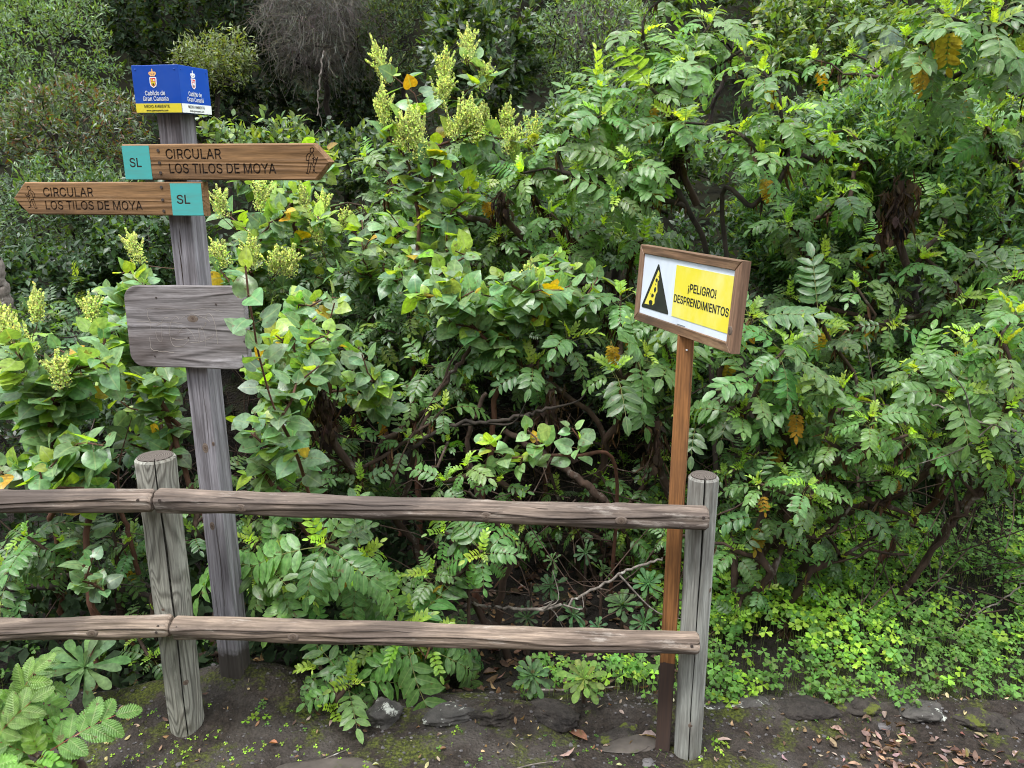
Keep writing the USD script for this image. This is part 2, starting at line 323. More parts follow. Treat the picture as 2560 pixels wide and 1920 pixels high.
mat('knot_wood', {'co': ('texture_coordinate', {}), 'n': ('noise_texture', {'scale': 120.0, 'detail': 4.0}), 'l': ('vector_math', {'math_type': 'length'}), 'ma': ('math', {'math_type': 'multiply_add', 'value2': 0.006}),
    'r': ('rgb_ramp', {'ramp': [(0.0, (0.05, 0.033, 0.025)), (0.25, (0.075, 0.052, 0.04)), (0.42, (0.14, 0.105, 0.08)), (0.55, (0.095, 0.070, 0.055)), (0.75, (0.16, 0.125, 0.10)), (1.0, (0.12, 0.092, 0.074))]}),
    'k': ('map_range', {'from_min': 0.002, 'from_max': 0.019, 'clamp': True}), 'bp': ('bump', {'strength': 0.6, 'distance': 0.003}), 'p': ('principled_bsdf', {'roughness': 0.75, 'specular_ior_level': 0.25})},
    [('co.object', 'n.vector'), ('co.object', 'l.vector1'), ('n.fac', 'ma.value1'), ('l.value', 'ma.value3'), ('ma.value', 'k.value'), ('k.result', 'r.fac'), ('r.color', 'p.base_color'), ('n.fac', 'bp.height'), ('bp.normal', 'p.normal')])
rough('bark_brown', (0.020, 0.013, 0.009), (0.075, 0.046, 0.033), 22.0, (1, 1, 0.35), 0.85, 0.8, 0.01, (0.17, 0.15, 0.13), 14.0, (0.58, 0.68), coord='world')
rough('bark_red', (0.05, 0.022, 0.014), (0.12, 0.055, 0.034), 40.0, (1, 1, 0.4), 0.7, 0.4, 0.005, coord='world')
rough('bark_grey', (0.06, 0.05, 0.042), (0.22, 0.19, 0.165), 45.0, (1, 1, 1), 0.9, 0.6, 0.005, (0.38, 0.37, 0.33), 25.0, (0.58, 0.66), coord='world')
rough('bark_dark', (0.012, 0.010, 0.008), (0.05, 0.038, 0.03), 30.0, (1, 1, 0.4), 0.9, 0.7, 0.01, coord='world')
rough('rock_lichen', (0.03, 0.028, 0.026), (0.085, 0.078, 0.07), 26.0, (1, 1, 1), 0.85, 0.9, 0.012, (0.42, 0.43, 0.38), 22.0, (0.575, 0.615), coord='world')
rough('rock_dark', (0.012, 0.010, 0.009), (0.055, 0.046, 0.039), 30.0, (1, 1, 1), 0.85, 1.0, 0.02, (0.33, 0.34, 0.30), 30.0, (0.66, 0.685), coord='world')
rough('rock_moss', (0.014, 0.012, 0.010), (0.060, 0.050, 0.042), 30.0, (1, 1, 1), 0.9, 1.0, 0.02, (0.085, 0.10, 0.016), 17.0, (0.54, 0.60), coord='world')
rough('stone_small', (0.05, 0.047, 0.047), (0.13, 0.12, 0.12), 60.0, (1, 1, 1), 0.7, 0.4, 0.004, coord='world')
rough('slab', (0.035, 0.030, 0.026), (0.095, 0.080, 0.068), 14.0, (1, 1, 1), 0.6, 0.25, 0.004, (0.045, 0.055, 0.012), 9.0, (0.60, 0.68), coord='world')
def soil():
    nodes = {'g': ('geometry', {}), 'n': ('noise_texture', {'scale': 55.0, 'detail': 9.0, 'roughness': 0.72}), 'r': ('rgb_ramp', {'ramp': [(0.28, (0.010, 0.008, 0.0065)), (0.5, (0.030, 0.023, 0.018)), (0.74, (0.066, 0.051, 0.042))]}),
             'n2': ('noise_texture', {'scale': 3.2, 'detail': 5.0, 'roughness': 0.6}), 'k2': ('map_range', {'from_min': 0.48, 'from_max': 0.62, 'clamp': True, 'to_max': 0.75}), 'm2': ('mix_color', {'b': (0.076, 0.066, 0.058), 'use_clamp': False}),
             'mp': ('mapping', {'location': (7.3, 2.2, 1.0)}), 'n3': ('noise_texture', {'scale': 5.5, 'detail': 8.0, 'roughness': 0.75}), 'k3': ('map_range', {'from_min': 0.525, 'from_max': 0.61, 'clamp': True, 'to_max': 0.85}),
             'n4': ('noise_texture', {'scale': 120.0, 'detail': 3.0}), 'moss': ('rgb_ramp', {'ramp': [(0.35, (0.02, 0.026, 0.006)), (0.65, (0.105, 0.125, 0.016))]}), 'm3': ('mix_color', {'use_clamp': False}),
             'v': ('voronoi_texture', {'scale': 95.0}), 'ad': ('math', {'math_type': 'multiply_add', 'value2': 1.4}), 'bp': ('bump', {'strength': 0.9, 'distance': 0.012}), 'p': ('principled_bsdf', {'roughness': 0.85, 'specular_ior_level': 0.25})}
    links = [('g.position', 'n.vector'), ('n.fac', 'r.fac'), ('g.position', 'n2.vector'), ('n2.fac', 'k2.value'), ('r.color', 'm2.a'), ('k2.result', 'm2.fac'),
             ('g.position', 'mp.vector'), ('mp.vector', 'n3.vector'), ('n3.fac', 'k3.value'), ('g.position', 'n4.vector'), ('n4.fac', 'moss.fac'), ('m2.result', 'm3.a'), ('moss.color', 'm3.b'), ('k3.result', 'm3.fac'),
             ('m3.result', 'p.base_color'), ('g.position', 'v.vector'), ('n.fac', 'ad.value1'), ('v.distance', 'ad.value3'), ('ad.value', 'bp.height'), ('bp.normal', 'p.normal')]
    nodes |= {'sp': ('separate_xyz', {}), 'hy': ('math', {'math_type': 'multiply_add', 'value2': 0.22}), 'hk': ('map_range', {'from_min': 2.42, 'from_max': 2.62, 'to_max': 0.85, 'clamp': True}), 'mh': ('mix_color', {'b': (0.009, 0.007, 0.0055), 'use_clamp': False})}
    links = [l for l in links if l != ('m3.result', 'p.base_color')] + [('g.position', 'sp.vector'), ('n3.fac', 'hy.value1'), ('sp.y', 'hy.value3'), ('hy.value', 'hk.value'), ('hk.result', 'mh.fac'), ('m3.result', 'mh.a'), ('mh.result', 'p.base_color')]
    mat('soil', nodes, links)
soil()
rough('hill_earth', (0.004, 0.004, 0.003), (0.016, 0.016, 0.009), 3.0, (1, 1, 1), 1.0, 0.6, 0.05, spec=0.05, coord='world')

# ------------------------------------------------------------------ ground and hillside
def terrain(x, y):
    x, y = np.asarray(x, float), np.asarray(y, float)
    p = np.stack([x, y, np.zeros_like(x)], -1)
    z = 0.05 * (meshkit.fbm(p * 2.3, 4, 3) - 0.5) + 0.022 * (meshkit.fbm(p * 14, 3, 5) - 0.5)
    s = lambda a, b, t: (lambda q: q * q * (3 - 2 * q))(np.clip((t - a) / (b - a), 0, 1))
    z = z * s(60, 20, np.hypot(x, y))
    z = z + 0.034 * np.exp(-((y - 2.20) / 0.05) ** 2) * s(-0.5, -0.2, x) * (0.6 + 0.8 * meshkit.noise(p * [5, 9, 1], 31))                    # the rough lip of the path
    z = z + 0.13 * np.exp(-(((x + 0.90) / 0.30) ** 2 + ((y - 2.36) / 0.22) ** 2))           # earth heaped round the signpost
    beyond = s(2.28, 2.5, y)
    right = s(0.2, 1.0, x)
    z = z - 0.10 * beyond * (1 - right) * s(4.4, 3.2, y) + beyond * right * (0.13 * np.clip(y - 2.3, 0, 3))
    z = z + 0.75 * s(3.7, 4.6, y) * (1 - 0.6 * right)                                       # a low dark bank
    wob = 1.5 * (meshkit.fbm(np.stack([x * 0.12, y * 0.12, np.zeros_like(x)], -1), 3, 8) - 0.5)
    up = np.clip(y - 4.8 + wob * 0.8, 0, None)
    z = z + 0.36 * up * s(0, 1.5, up) + 0.75 * np.clip(y - 10.5 + wob, 0, None) - 0.7 * np.clip(y - 40, 0, None)
    z = z - 0.25 * s(-1.2, -2.6, y) + 0.75 * np.clip(-y - 7 + 2 * wob, 0, 60)               # the other side of the ravine
    return z
def sheet(xs, ys):
    X, Y = np.meshgrid(xs, ys)
    V = np.stack([X, Y, terrain(X, Y)], -1).reshape(-1, 3)
    i, j = np.meshgrid(np.arange(len(ys) - 1), np.arange(len(xs) - 1), indexing='ij')
    a = (i * len(xs) + j).ravel(); b = a + 1; c = a + len(xs); d = c + 1
    return V, np.vstack([np.stack([a, b, d], 1), np.stack([a, d, c], 1)])
xs = np.unique(np.round(np.r_[np.linspace(-150, -6, 25), np.linspace(-6, -1.9, 30), np.arange(-1.9, 2.3, 0.022), np.linspace(2.3, 6, 30), np.linspace(6, 150, 25)], 4))
ysn = np.unique(np.round(np.r_[np.linspace(-150, -8, 22), np.linspace(-8, 1.2, 30), np.arange(1.2, 3.4, 0.022), np.linspace(3.4, 5.0, 24)], 4))
V, F = sheet(xs, ysn)
put('ground', V, F, 'soil', smooth=True, kind='structure')
V, F = sheet(xs, np.unique(np.round(np.r_[np.linspace(5.0, 16, 60), np.linspace(16, 150, 25)], 4)))
put('hillside', V, F, 'hill_earth', smooth=True, kind='structure')
def ground_at(x, y):
    return float(terrain(np.array([x]), np.array([y]))[0])

# ------------------------------------------------------------------ fence
CRK = np.array([-2.2, -1.0, -0.7, 0.0, 0.7, 1.0, 2.2])
def log(length, r0, r1, seed, crack=None, axis='z', segs=40, N=44, bev=0.006, wob=0.0012, swell=()):
    """A turned pole along z from 0 to length, with an open drying crack (angle, width, depth) as a real groove."""
    g = rng(seed)
    if crack is not None: crack = (crack[0] % (2 * math.pi), *crack[1:])
    zz = np.r_[0, np.linspace(bev, length - bev, segs), length]
    th = np.sort(np.r_[np.linspace(0, 2 * np.pi, N, endpoint=False), [] if crack is None else crack[0] + CRK * crack[1] / r0 / 2])
    V = []
    for i, z in enumerate(zz):
        t = z / length
        r = r0 + (r1 - r0) * t
        p = np.stack([np.cos(th) * 2.2, np.sin(th) * 2.2, np.full_like(th, z * 5)], -1)
        rr = r + wob * 2 * (meshkit.fbm(p, 2, seed) - 0.5) * 2
        for (zs, ths, hs) in swell:
            dth = (th - ths + np.pi) % (2 * np.pi) - np.pi
            rr = rr + hs * np.exp(-((z - zs) / 0.022) ** 2 - (dth / 0.5) ** 2)
        if i in (0, len(zz) - 1): rr = rr - bev * 0.8
        thw = th
        if crack is not None:
            ca, cw, cd = crack
            wv = 0.03 * math.sin(z * 7 + seed) + 0.015 * math.sin(z * 19)
            k = np.abs(th - ca) * 2 * r0 / cw
            wd = 0.75 + 0.35 * math.sin(z * 6 + seed) * math.sin(z * 2.3)
            rr = np.where(k < 0.85, rr - cd, rr)
            thw = np.where(k < 1.2, ca + (th - ca) * wd, th) + wv
        V.append(np.stack([rr * np.cos(thw), rr * np.sin(thw), np.full_like(th, z)], -1))
    n, m = len(zz), len(th)
    V = np.array(V).reshape(-1, 3)
    i, j = np.meshgrid(np.arange(n - 1), np.arange(m), indexing='ij')
    a, b, c, d = i * m + j, i * m + (j + 1) % m, (i + 1) * m + (j + 1) % m, (i + 1) * m + j
    F = np.vstack([np.stack([a, b, c], -1).reshape(-1, 3), np.stack([a, c, d], -1).reshape(-1, 3)])
    k = len(V)
    V = np.vstack([V, [0, 0, 0], [0, 0, length]])
    j = np.arange(m)
    F = np.vstack([F, np.stack([np.full(m, k), (j + 1) % m, j], 1), np.stack([np.full(m, k + 1), (n - 1) * m + j, (n - 1) * m + (j + 1) % m], 1)])
    return V, F
def rotz(V, a):
    c, s = math.cos(a), math.sin(a)
    return V @ np.array([[c, s, 0], [-s, c, 0], [0, 0, 1.0]])
def part_xf(path, M):
    UsdGeom.Xformable(stage.GetPrimAtPath(path)).AddTransformOp().Set(Gf.Matrix4d(*np.asarray(M, float).T.ravel().tolist()))
def frame(o, x, z):
    """4 x 4 with origin o, x axis x, z axis near z."""
    x = unit(x); y = unit(np.cross(z, x)); zz = np.cross(x, y)
    M = np.eye(4); M[:3, 0], M[:3, 1], M[:3, 2], M[:3, 3] = x, y, zz, o
    return M
def knot(parent, c, ax, yaw=0.0):
    s = trimesh.creation.icosphere(3, 1.0); s.apply_scale(ax)
    p = puttm('knot', s, 'knot_wood', parent, True)
    x = UsdGeom.Xformable(stage.GetPrimAtPath(p)); x.AddTranslateOp().Set(Gf.Vec3d(*map(float, c)))
    if yaw: x.AddRotateZOp().Set(math.degrees(yaw))
fence = thing('wooden_fence', 'weathered round-log fence with two posts and four rails along the path', 'fence', (0, 0, 0))
def fence_post(base, top, r0, r1, crack_at, seed, m, label):
    base, top = np.array(base), np.array(top)
    L = np.linalg.norm(top - base)
    M = frame(base, (1, 0, 0), top - base)
    M[:3, 2] = unit(top - base); M[:3, 1] = unit(np.cross(M[:3, 2], M[:3, 0])); M[:3, 0] = np.cross(M[:3, 1], M[:3, 2])
    V, F = log(L, r0, r1, seed, (crack_at, 0.0055, 0.022), swell=((L * 0.42, crack_at + 0.9, 0.002),))
    p = put('post', V, F, m, fence, smooth=35, label=label)
    part_xf(p, M)
    ev, ef = log(0.004, r1 - 0.0065, r1 - 0.0065, seed, (crack_at, 0.0055, 0.018), segs=2, bev=0.0008, wob=0.0004)
    e = put('end_grain', ev + [0, 0, L - 0.0008], ef, 'end_grain', p, smooth=35)
    return p
pl = fence_post((-1.0135, 2.133, -0.08), (-1.0185, 2.133, 0.905), 0.0505, 0.0545, -math.pi / 2 + 0.42, 4, 'timber_log', 'thicker cracked fence post of greenish grey wood with wavy grain')
pr = fence_post((0.5285, 2.039, -0.08), (0.526, 2.039, 0.882), 0.0400, 0.0415, -math.pi / 2 - 0.12, 9, 'timber_log_pale', 'thinner pale grey fence post with a long straight crack')
for p, spots in ((pl, ((0.20, 0.62, 0.0095), (0.45, -0.1, 0.011), (0.33, -0.5, 0.009))), (pr, ((0.55, 0.95, 0.009), (0.12, -0.1, 0.008)))):
    for (z, a, r) in spots:
        th = -math.pi / 2 + a
        R0 = 0.0512 if p is pl else 0.0402
        knot(p, [(R0 - 0.0015) * math.cos(th), (R0 - 0.0015) * math.sin(th), z + 0.08], [r, 0.0028, r * 1.3], th + math.pi / 2)
def rail(a, b, r, seed, m, label, knots=(), screws=()):
    a, b = np.array(a), np.array(b); L = np.linalg.norm(b - a)
    V, F = log(L, r, r * 0.99, seed, None, segs=90, N=36, bev=0.007, wob=0.0032, swell=[(k, math.pi, 0.003) for k in knots])
    V = V[:, [2, 1, 0]] * [1, 1, -1]                       # along x; local -y is the side towards the path
    p = put('rail', V, F, m, fence, smooth=40, label=label)
    part_xf(p, frame(a, b - a, (0, 0, 1)))
    g = rng(seed + 40)
    for _ in range(int(5 * L) + 1):
        x0 = L * g.random(); l = 0.08 + 0.30 * g.random(); z = r * (g.random() * 1.5 - 0.75); xx = np.linspace(max(0.01, x0), min(L - 0.01, x0 + l), 12)
        if xx[-1] - xx[0] < 0.03: continue
        zz = z + 0.0015 * np.sin(xx * 40 + seed); q = np.stack([xx, -np.sqrt(np.maximum(r * r - zz * zz, 1e-6)) - 0.0006, zz], 1)
        tt = np.linspace(-1, 1, 12); V, F = tube(q, 0.0003 + (0.0005 + 0.0009 * g.random()) * (1 - tt ** 2), 4); put('crack', V, F, 'groove_dark', p)
    for k in knots:
        knot(p, [k, -r + 0.0006, -0.001], [0.017, 0.0022, 0.011])
    for (x, z) in screws:
        y = -math.sqrt(max(r * r - z * z, 1e-6)) - 0.0004
        s = trimesh.creation.cylinder(0.0042, 0.004, sections=14); s.apply_transform(trimesh.transformations.rotation_matrix(math.pi / 2, [1, 0, 0])); s.apply_translation([x, y, z])
        puttm('screw', s, 'screw_steel', p)
    return p
rail((-1.95, 2.03, 0.806), (-0.984, 2.03, 0.8145), 0.0325, 11, 'timber_rail', 'upper left fence rail running out of the picture', (0.55,), ((0.935, 0.012),))
rail((-0.977, 2.03, 0.8135), (0.5250, 1.966, 0.7880), 0.0320, 12, 'timber_rail', 'long upper fence rail between the two posts', (0.245, 0.91, 1.27), ((0.022, 0.013), (1.486, 0.014), (1.43, -0.012)))
rail((-1.95, 2.045, 0.398), (-0.985, 2.045, 0.418), 0.0315, 13, 'timber_rail_pale', 'lower left fence rail running out of the picture', (0.75,), ((0.935, 0.0), (0.94, 0.016)))
rail((-0.978, 2.045, 0.4155), (0.5215, 1.966, 0.4116), 0.0320, 14, 'timber_rail_pale', 'long lower fence rail with pale worn patches', (0.36, 1.02), ((0.022, 0.015), (1.478, 0.010)))

# ------------------------------------------------------------------ signpost
YAW = math.radians(-12)
SB = np.array([-0.913, 2.30, 0.0])
signpost = thing('signpost', 'grey square signpost carrying a blue box, two wooden arrow boards and a blank board', 'signpost', SB, YAW)
def sway(z):
    return -0.0114 * (z - 0.095)
post_h = 1.86
pb = rbox((0.071, 0.071, post_h), 0.003)
pb = tm_of(pb.refine_to_length(0.07))
pb.apply_translation([0, 0, post_h / 2])
pb.vertices[:, 0] += sway(pb.vertices[:, 2])
sp = puttm('post', pb, 'timber_grey', signpost, 30)
g = rng(21)
for (x, z, L, w) in ((0.010, 0.55, 0.5, 0.0018), (-0.012, 1.43, 0.16, 0.003), (-0.006, 1.50, 0.09, 0.003), (0.016, 0.98, 0.3, 0.0012), (-0.02, 0.3, 0.4, 0.0012)):
    zz = np.linspace(-L / 2, L / 2, 14)
    pts = np.stack([x + sway(z + zz) + 0.0015 * np.sin(zz * 30 + x * 900), np.full(14, -0.0350), z + zz], 1)
    V, F = tube(pts, w * (1 - (2 * zz / L) ** 2) * 0.6 + 0.0002, 5)
    put('crack', V * [1, 1, 1], F, 'groove_dark', sp)
for (x, z, r) in ((0.002, 0.885, 0.013), (-0.004, 0.63, 0.011), (0.03, 0.90, 0.006)):
    knot(sp, [x + sway(z), -0.0352, z], [r * 0.8, 0.0012, r * 1.3])
def board_pose(a, cz, roll, tilt, off, axisx):
    """Pose of a board's front centre in the signpost's own frame."""
    c, s = math.cos(YAW), math.sin(YAW)
    w = np.array([axisx - SB[0], 0, 0])
    lx = w[0] * c + a
    ly = -w[0] * s
    M = np.eye(4)
    M[:3, :3] = trimesh.transformations.rotation_matrix(-roll, [0, 1, 0])[:3, :3] @ trimesh.transformations.rotation_matrix(-tilt, [1, 0, 0])[:3, :3]
    M[:3, 3] = (lx, ly - off, cz)
    return M
# hiker in strokes (right-facing), unit box about 1 tall
HK = [[(40, 5), (52, 0), (62, 8), (58, 22), (46, 32), (36, 22), (40, 5)], [(36, 30), (20, 38), (8, 52), (6, 76), (22, 78)], [(42, 36), (26, 60), (20, 96), (8, 146), (0, 154), (16, 157)],
      [(54, 36), (60, 56), (78, 70), (66, 74), (46, 62)], [(22, 92), (40, 92), (54, 118), (58, 148), (74, 152)], [(36, 100), (30, 126), (22, 148)], [(56, 60), (54, 92)], [(84, 58), (62, 106), (44, 152)]]
def hiker(height, mirror):
    k = height / 157
    ls = [sg.LineString([((x - 42) * k * (-1 if mirror else 1), (78 - y) * k) for x, y in s]).buffer(0.0013, 3) for s in HK]
    return unary_union(ls)
def shapes_of(tm):
    return man_of(tm)
def arrow_board(M, w, h, tip, right, texts, patch, screws, hik, label, t=0.030):
    """A board whose front lies in the plane y = 0 and reaches back to y = t; cut letters are grooves with dark paint on their floor."""
    c = 0.0035
    pts = [(-w / 2, -h / 2), (w / 2, -h / 2), (w / 2 + tip, 0), (w / 2, h / 2), (-w / 2, h / 2)] if right else [(-w / 2, -h / 2), (w / 2, -h / 2), (w / 2, h / 2), (-w / 2, h / 2), (-w / 2 - tip, 0)]
    poly = sg.Polygon(pts)
    inner = poly.buffer(-c, join_style=2)
    body = m3.Manifold.batch_hull([m3.Manifold.hull_points(np.array([(x, y, z) for z in (-t + c, -c) for x, y in poly.exterior.coords[:-1]])), m3.Manifold.hull_points(np.array([(x, y, z) for z in (-t, 0.0) for x, y in inner.exterior.coords[:-1]]))])
    cuts, fills = [], []
    for (s, x, y, ch, cw) in texts:
        tm = text(s, ch, cw, 0.02, True); tm.apply_translation([x, y, -0.0028]); cuts.append(man_of(tm))
        f = text(s, ch, cw, 0.0016, True); f.apply_translation([x, y, -0.0040]); fills.append(('lettering', f))
    hp = hiker(hik[2], not right)
    hs = solid(hp, 0.02).translate((hik[0], hik[1], -0.0022)); cuts.append(hs)
    fills.append(('hiker_symbol', tm_of(solid(hp, 0.0014).translate((hik[0], hik[1], -0.0032)))))
    for cst in cuts:
        body = body - cst
    tm = tm_of(body); tm.apply_transform(FRONT)
    p = puttm('arrow_board', tm, 'timber_arrow', signpost, label=label)
    part_xf(p, M)
    # trail-colour patch: a thin coat with the letters cut out of it
    px0, px1, pz0, pz1, pt, px, pch, pcw = patch
    coat = m3.Manifold.cube((px1 - px0, pz1 - pz0, 0.0006)).translate((px0, pz0, 0.0002))
    tx = text(pt, pch, pcw, 0.02, True); tx.apply_translation([px, (pz0 + pz1) / 2, -0.0028])
    coat = tm_of(coat - man_of(tx)); coat.apply_transform(FRONT)
    puttm('trail_patch', coat, 'paint_teal', p)
    f = text(pt, pch, pcw, 0.0016, True); f.apply_translation([px, (pz0 + pz1) / 2, -0.0012]); fills.append(('lettering', f))
    for n, f in fills:
        f.apply_transform(FRONT)
        puttm(n, f, 'groove_dark', p)
    for (x, z) in screws:
        s = trimesh.creation.cylinder(0.0042, 0.003, sections=12); s.apply_transform(trimesh.transformations.rotation_matrix(math.pi / 2, [1, 0, 0])); s.apply_translation([x, -0.0006, z])
        puttm('screw', s, 'screw_steel', p)
    return p
# upper board points right
w, h = 0.5675, 0.0945
X = lambda v: v - w / 2
Zf = lambda fr: h / 2 - fr * h
arrow_board(board_pose(0.1732, 1.7163, math.radians(-0.31), math.radians(-1.7), 0.066, -0.95), w, h, 0.045, True,
            [('CIRCULAR', X(0.2165), Zf(0.28), 0.0250, 0.167), ('LOS TILOS DE MOYA', X(0.298), Zf(0.68), 0.0250, 0.318)],
            (X(0.001), X(0.0845), Zf(0.985), Zf(0.045), 'SL', X(0.038), 0.0232, 0.037), [(X(0.112), Zf(q)) for q in (0.18, 0.52, 0.80)], (X(0.560), Zf(0.47), 0.066),
            'brown arrow board pointing right with teal patch at its left end')
w, h = 0.5672, 0.0911
arrow_board(board_pose(-0.1691, 1.6195, 0.0, 0.0, 0.066, -0.94), w, h, 0.045, False,
            [('CIRCULAR', X(0.1403), Zf(0.31), 0.0240, 0.164), ('LOS TILOS DE MOYA', X(0.2175), Zf(0.71), 0.0232, 0.315)],
            (X(0.468), X(0.5625), Zf(0.985), Zf(0.045), 'SL', X(0.505), 0.0232, 0.041), [(X(0.441), Zf(q)) for q in (0.16, 0.53, 0.86)], (X(0.015), Zf(0.47), 0.062),
            'brown arrow board pointing left with teal patch at its right end')
# grey blank board
w, h = 0.3841, 0.2385
gp = sg.box(-w / 2 + 0.042, -h / 2 + 0.042, w / 2 - 0.042, h / 2 - 0.042).buffer(0.042, 8)
gi = gp.buffer(-0.003)
gb = m3.Manifold.batch_hull([m3.Manifold.hull_points(np.array([(x, y, z) for z in (-0.021, -0.003) for x, y in gp.exterior.coords[:-1]])), m3.Manifold.hull_points(np.array([(x, y, z) for z in (-0.024, 0.0) for x, y in gi.exterior.coords[:-1]]))])
gb = tm_of(gb.refine_to_length(0.02)); 
nv = gb.vertices; edge = np.abs(nv[:, 1]) > h / 2 - 0.004
nv[edge, 1] += 0.004 * (meshkit.fbm(np.stack([nv[edge, 0] * 14, nv[edge, 1] * 0 + 2, nv[edge, 0] * 0], 1), 3, 4) - 0.5)
gb.apply_transform(FRONT)
blank = puttm('blank_board', gb, 'timber_board', signpost, 30, label='blank grey board with rounded corners and scratched marks')
part_xf(blank, board_pose(0.0011, 1.2585, math.radians(1.06), math.radians(1.99), 0.059, -0.93))
def Gz(x, y):   # a spot of the close view (2147 x 1659 of a 440 x 340 window) on the board
    t = (y - 255) / 990
    x0, x1 = 268 + 92 * t, 1702 + 98 * t
    return ((x - x0) / (x1 - x0) - 0.5) * w, (0.5 - (y - 258 - 24 * (x - x0) / (x1 - x0)) / 990) * h
SCR = [[(570, 560), (590, 535), (800, 540), (1000, 545), (1200, 545), (1330, 540), (1480, 580)], [(572, 560), (582, 640), (608, 690), (612, 780)], [(600, 880), (605, 960), (612, 1010), (650, 1045), (800, 1062), (900, 1068)],
       [(440, 690), (600, 700), (740, 712), (850, 700), (1000, 722)], [(690, 740), (740, 710), (780, 650), (830, 650)], [(742, 700), (745, 800), (752, 900), (740, 940), (700, 910), (678, 850), (680, 790)],
       [(960, 670), (930, 630), (890, 660), (860, 710), (845, 800), (855, 900), (880, 970), (930, 1000), (1000, 990), (1050, 950)], [(870, 890), (940, 912), (1020, 905), (1075, 890), (1075, 930), (1050, 945)],
       [(955, 830), (990, 775), (1040, 770), (1100, 810), (1140, 870), (1160, 920)], [(1190, 770), (1205, 850), (1195, 940)], [(1220, 740), (1260, 820), (1280, 910), (1285, 990)], [(1100, 950), (1200, 942), (1320, 900), (1370, 870), (1372, 840)],
       [(1280, 650), (1300, 600), (1350, 620), (1390, 720), (1410, 830), (1425, 960)], [(985, 655), (1060, 615), (1130, 600), (1210, 630), (1290, 660), (1330, 700)], [(1200, 800), (1260, 760), (1285, 700)], [(945, 750), (960, 770), (950, 785)]]
for k, s in enumerate(SCR):
    q = smoothcurve([Gz(*a) for a in s] if len(s) > 2 else [Gz(*a) for a in s], 16)
    pts = np.stack([q[:, 0], np.full(len(q), -0.0001), q[:, 1]], 1)
    V, F = tube(pts, 0.00042 * (0.6 + 0.6 * ((k * 7) % 5) / 4), 4)
    put('scratch', V, F, 'scratch_pale', blank)
for (x, y) in ((1400, 487), (660, 1115), (685, 405), (1740, 925), (1075, 885)):
    a, b = Gz(x, y)
    s = trimesh.creation.cylinder(0.0026, 0.002, sections=10); s.apply_transform(trimesh.transformations.rotation_matrix(math.pi / 2, [1, 0, 0])); s.apply_translation([a, -0.0004, b])
    puttm('nail', s, 'screw_steel', blank)
a, b = Gz(1125, 660)
knot(blank, [a, 0.0003, b], [0.019, 0.0008, 0.011])
# blue box round the head of the post
bw, bh = 0.1388, 0.1201
box = rbox((bw, bw, bh), 0.0015)
bx = puttm('blue_box', tm_of(box), 'enamel_blue', signpost, label='blue box sign with yellow and white bottom bands')
Mb = board_pose(0.0250, 1.9042, math.radians(-0.67), math.radians(-2.27), 0.0694, -0.956); Mb[:3, 3] += Mb[:3, :3] @ np.array([0, bw / 2, 0])
part_xf(bx, Mb)
Mr = np.eye(4); Mr[:3, :3] = trimesh.transformations.rotation_matrix(math.pi / 2, [0, 0, 1])[:3, :3]      # front decor turned to the right face
def crest():
    """Crown above a shield: (material, shape, height) in a plane, about 0.05 tall."""
    k = 0.001
    shield = sg.Polygon([(-7, 8), (7, 8), (7, -4), (5.5, -9), (0, -12.5), (-5.5, -9), (-7, -4)]).buffer(1.2, 4)
    inner = shield.buffer(-2.0)
    mid = shield.buffer(-3.2)
    crown = unary_union([sg.box(-6, 11, 6, 13.5), sg.Point(-5.4, 17).buffer(3.6), sg.Point(0, 18).buffer(4.0), sg.Point(5.4, 17).buffer(3.6), sg.Point(0, 23.4).buffer(1.4), sg.box(-0.5, 22, 0.5, 27), sg.box(-1.6, 25, 1.6, 25.9)])
    holes = unary_union([sg.Point(-3, 16).buffer(1.1), sg.Point(3, 16).buffer(1.1), sg.Point(-6.3, 16.4).buffer(0.8), sg.Point(6.3, 16.4).buffer(0.8)])
    castle = unary_union([sg.box(-4.4, 1, -0.6, 2.2), sg.box(-4.4, 1, -3.4, 5), sg.box(-3, 1, -2, 6), sg.box(-1.6, 1, -0.6, 5)])
    lion = unary_union([sg.Point(2.2, 3.5).buffer(1.4), sg.box(1.4, 0.8, 3.8, 2.4)])
    isle = sg.Point(0, -6).buffer(2.4)
    return [('print_gold', crown.difference(holes), 1), ('print_white', shield.difference(inner), 1), ('print_red', inner, 1), ('enamel_yellow', mid.intersection(sg.box(-9, -14, 9, 0)).buffer(-0.3), 2),
            ('enamel_yellow', castle, 2), ('print_white', lion, 2), ('groove_dark', isle, 3)]
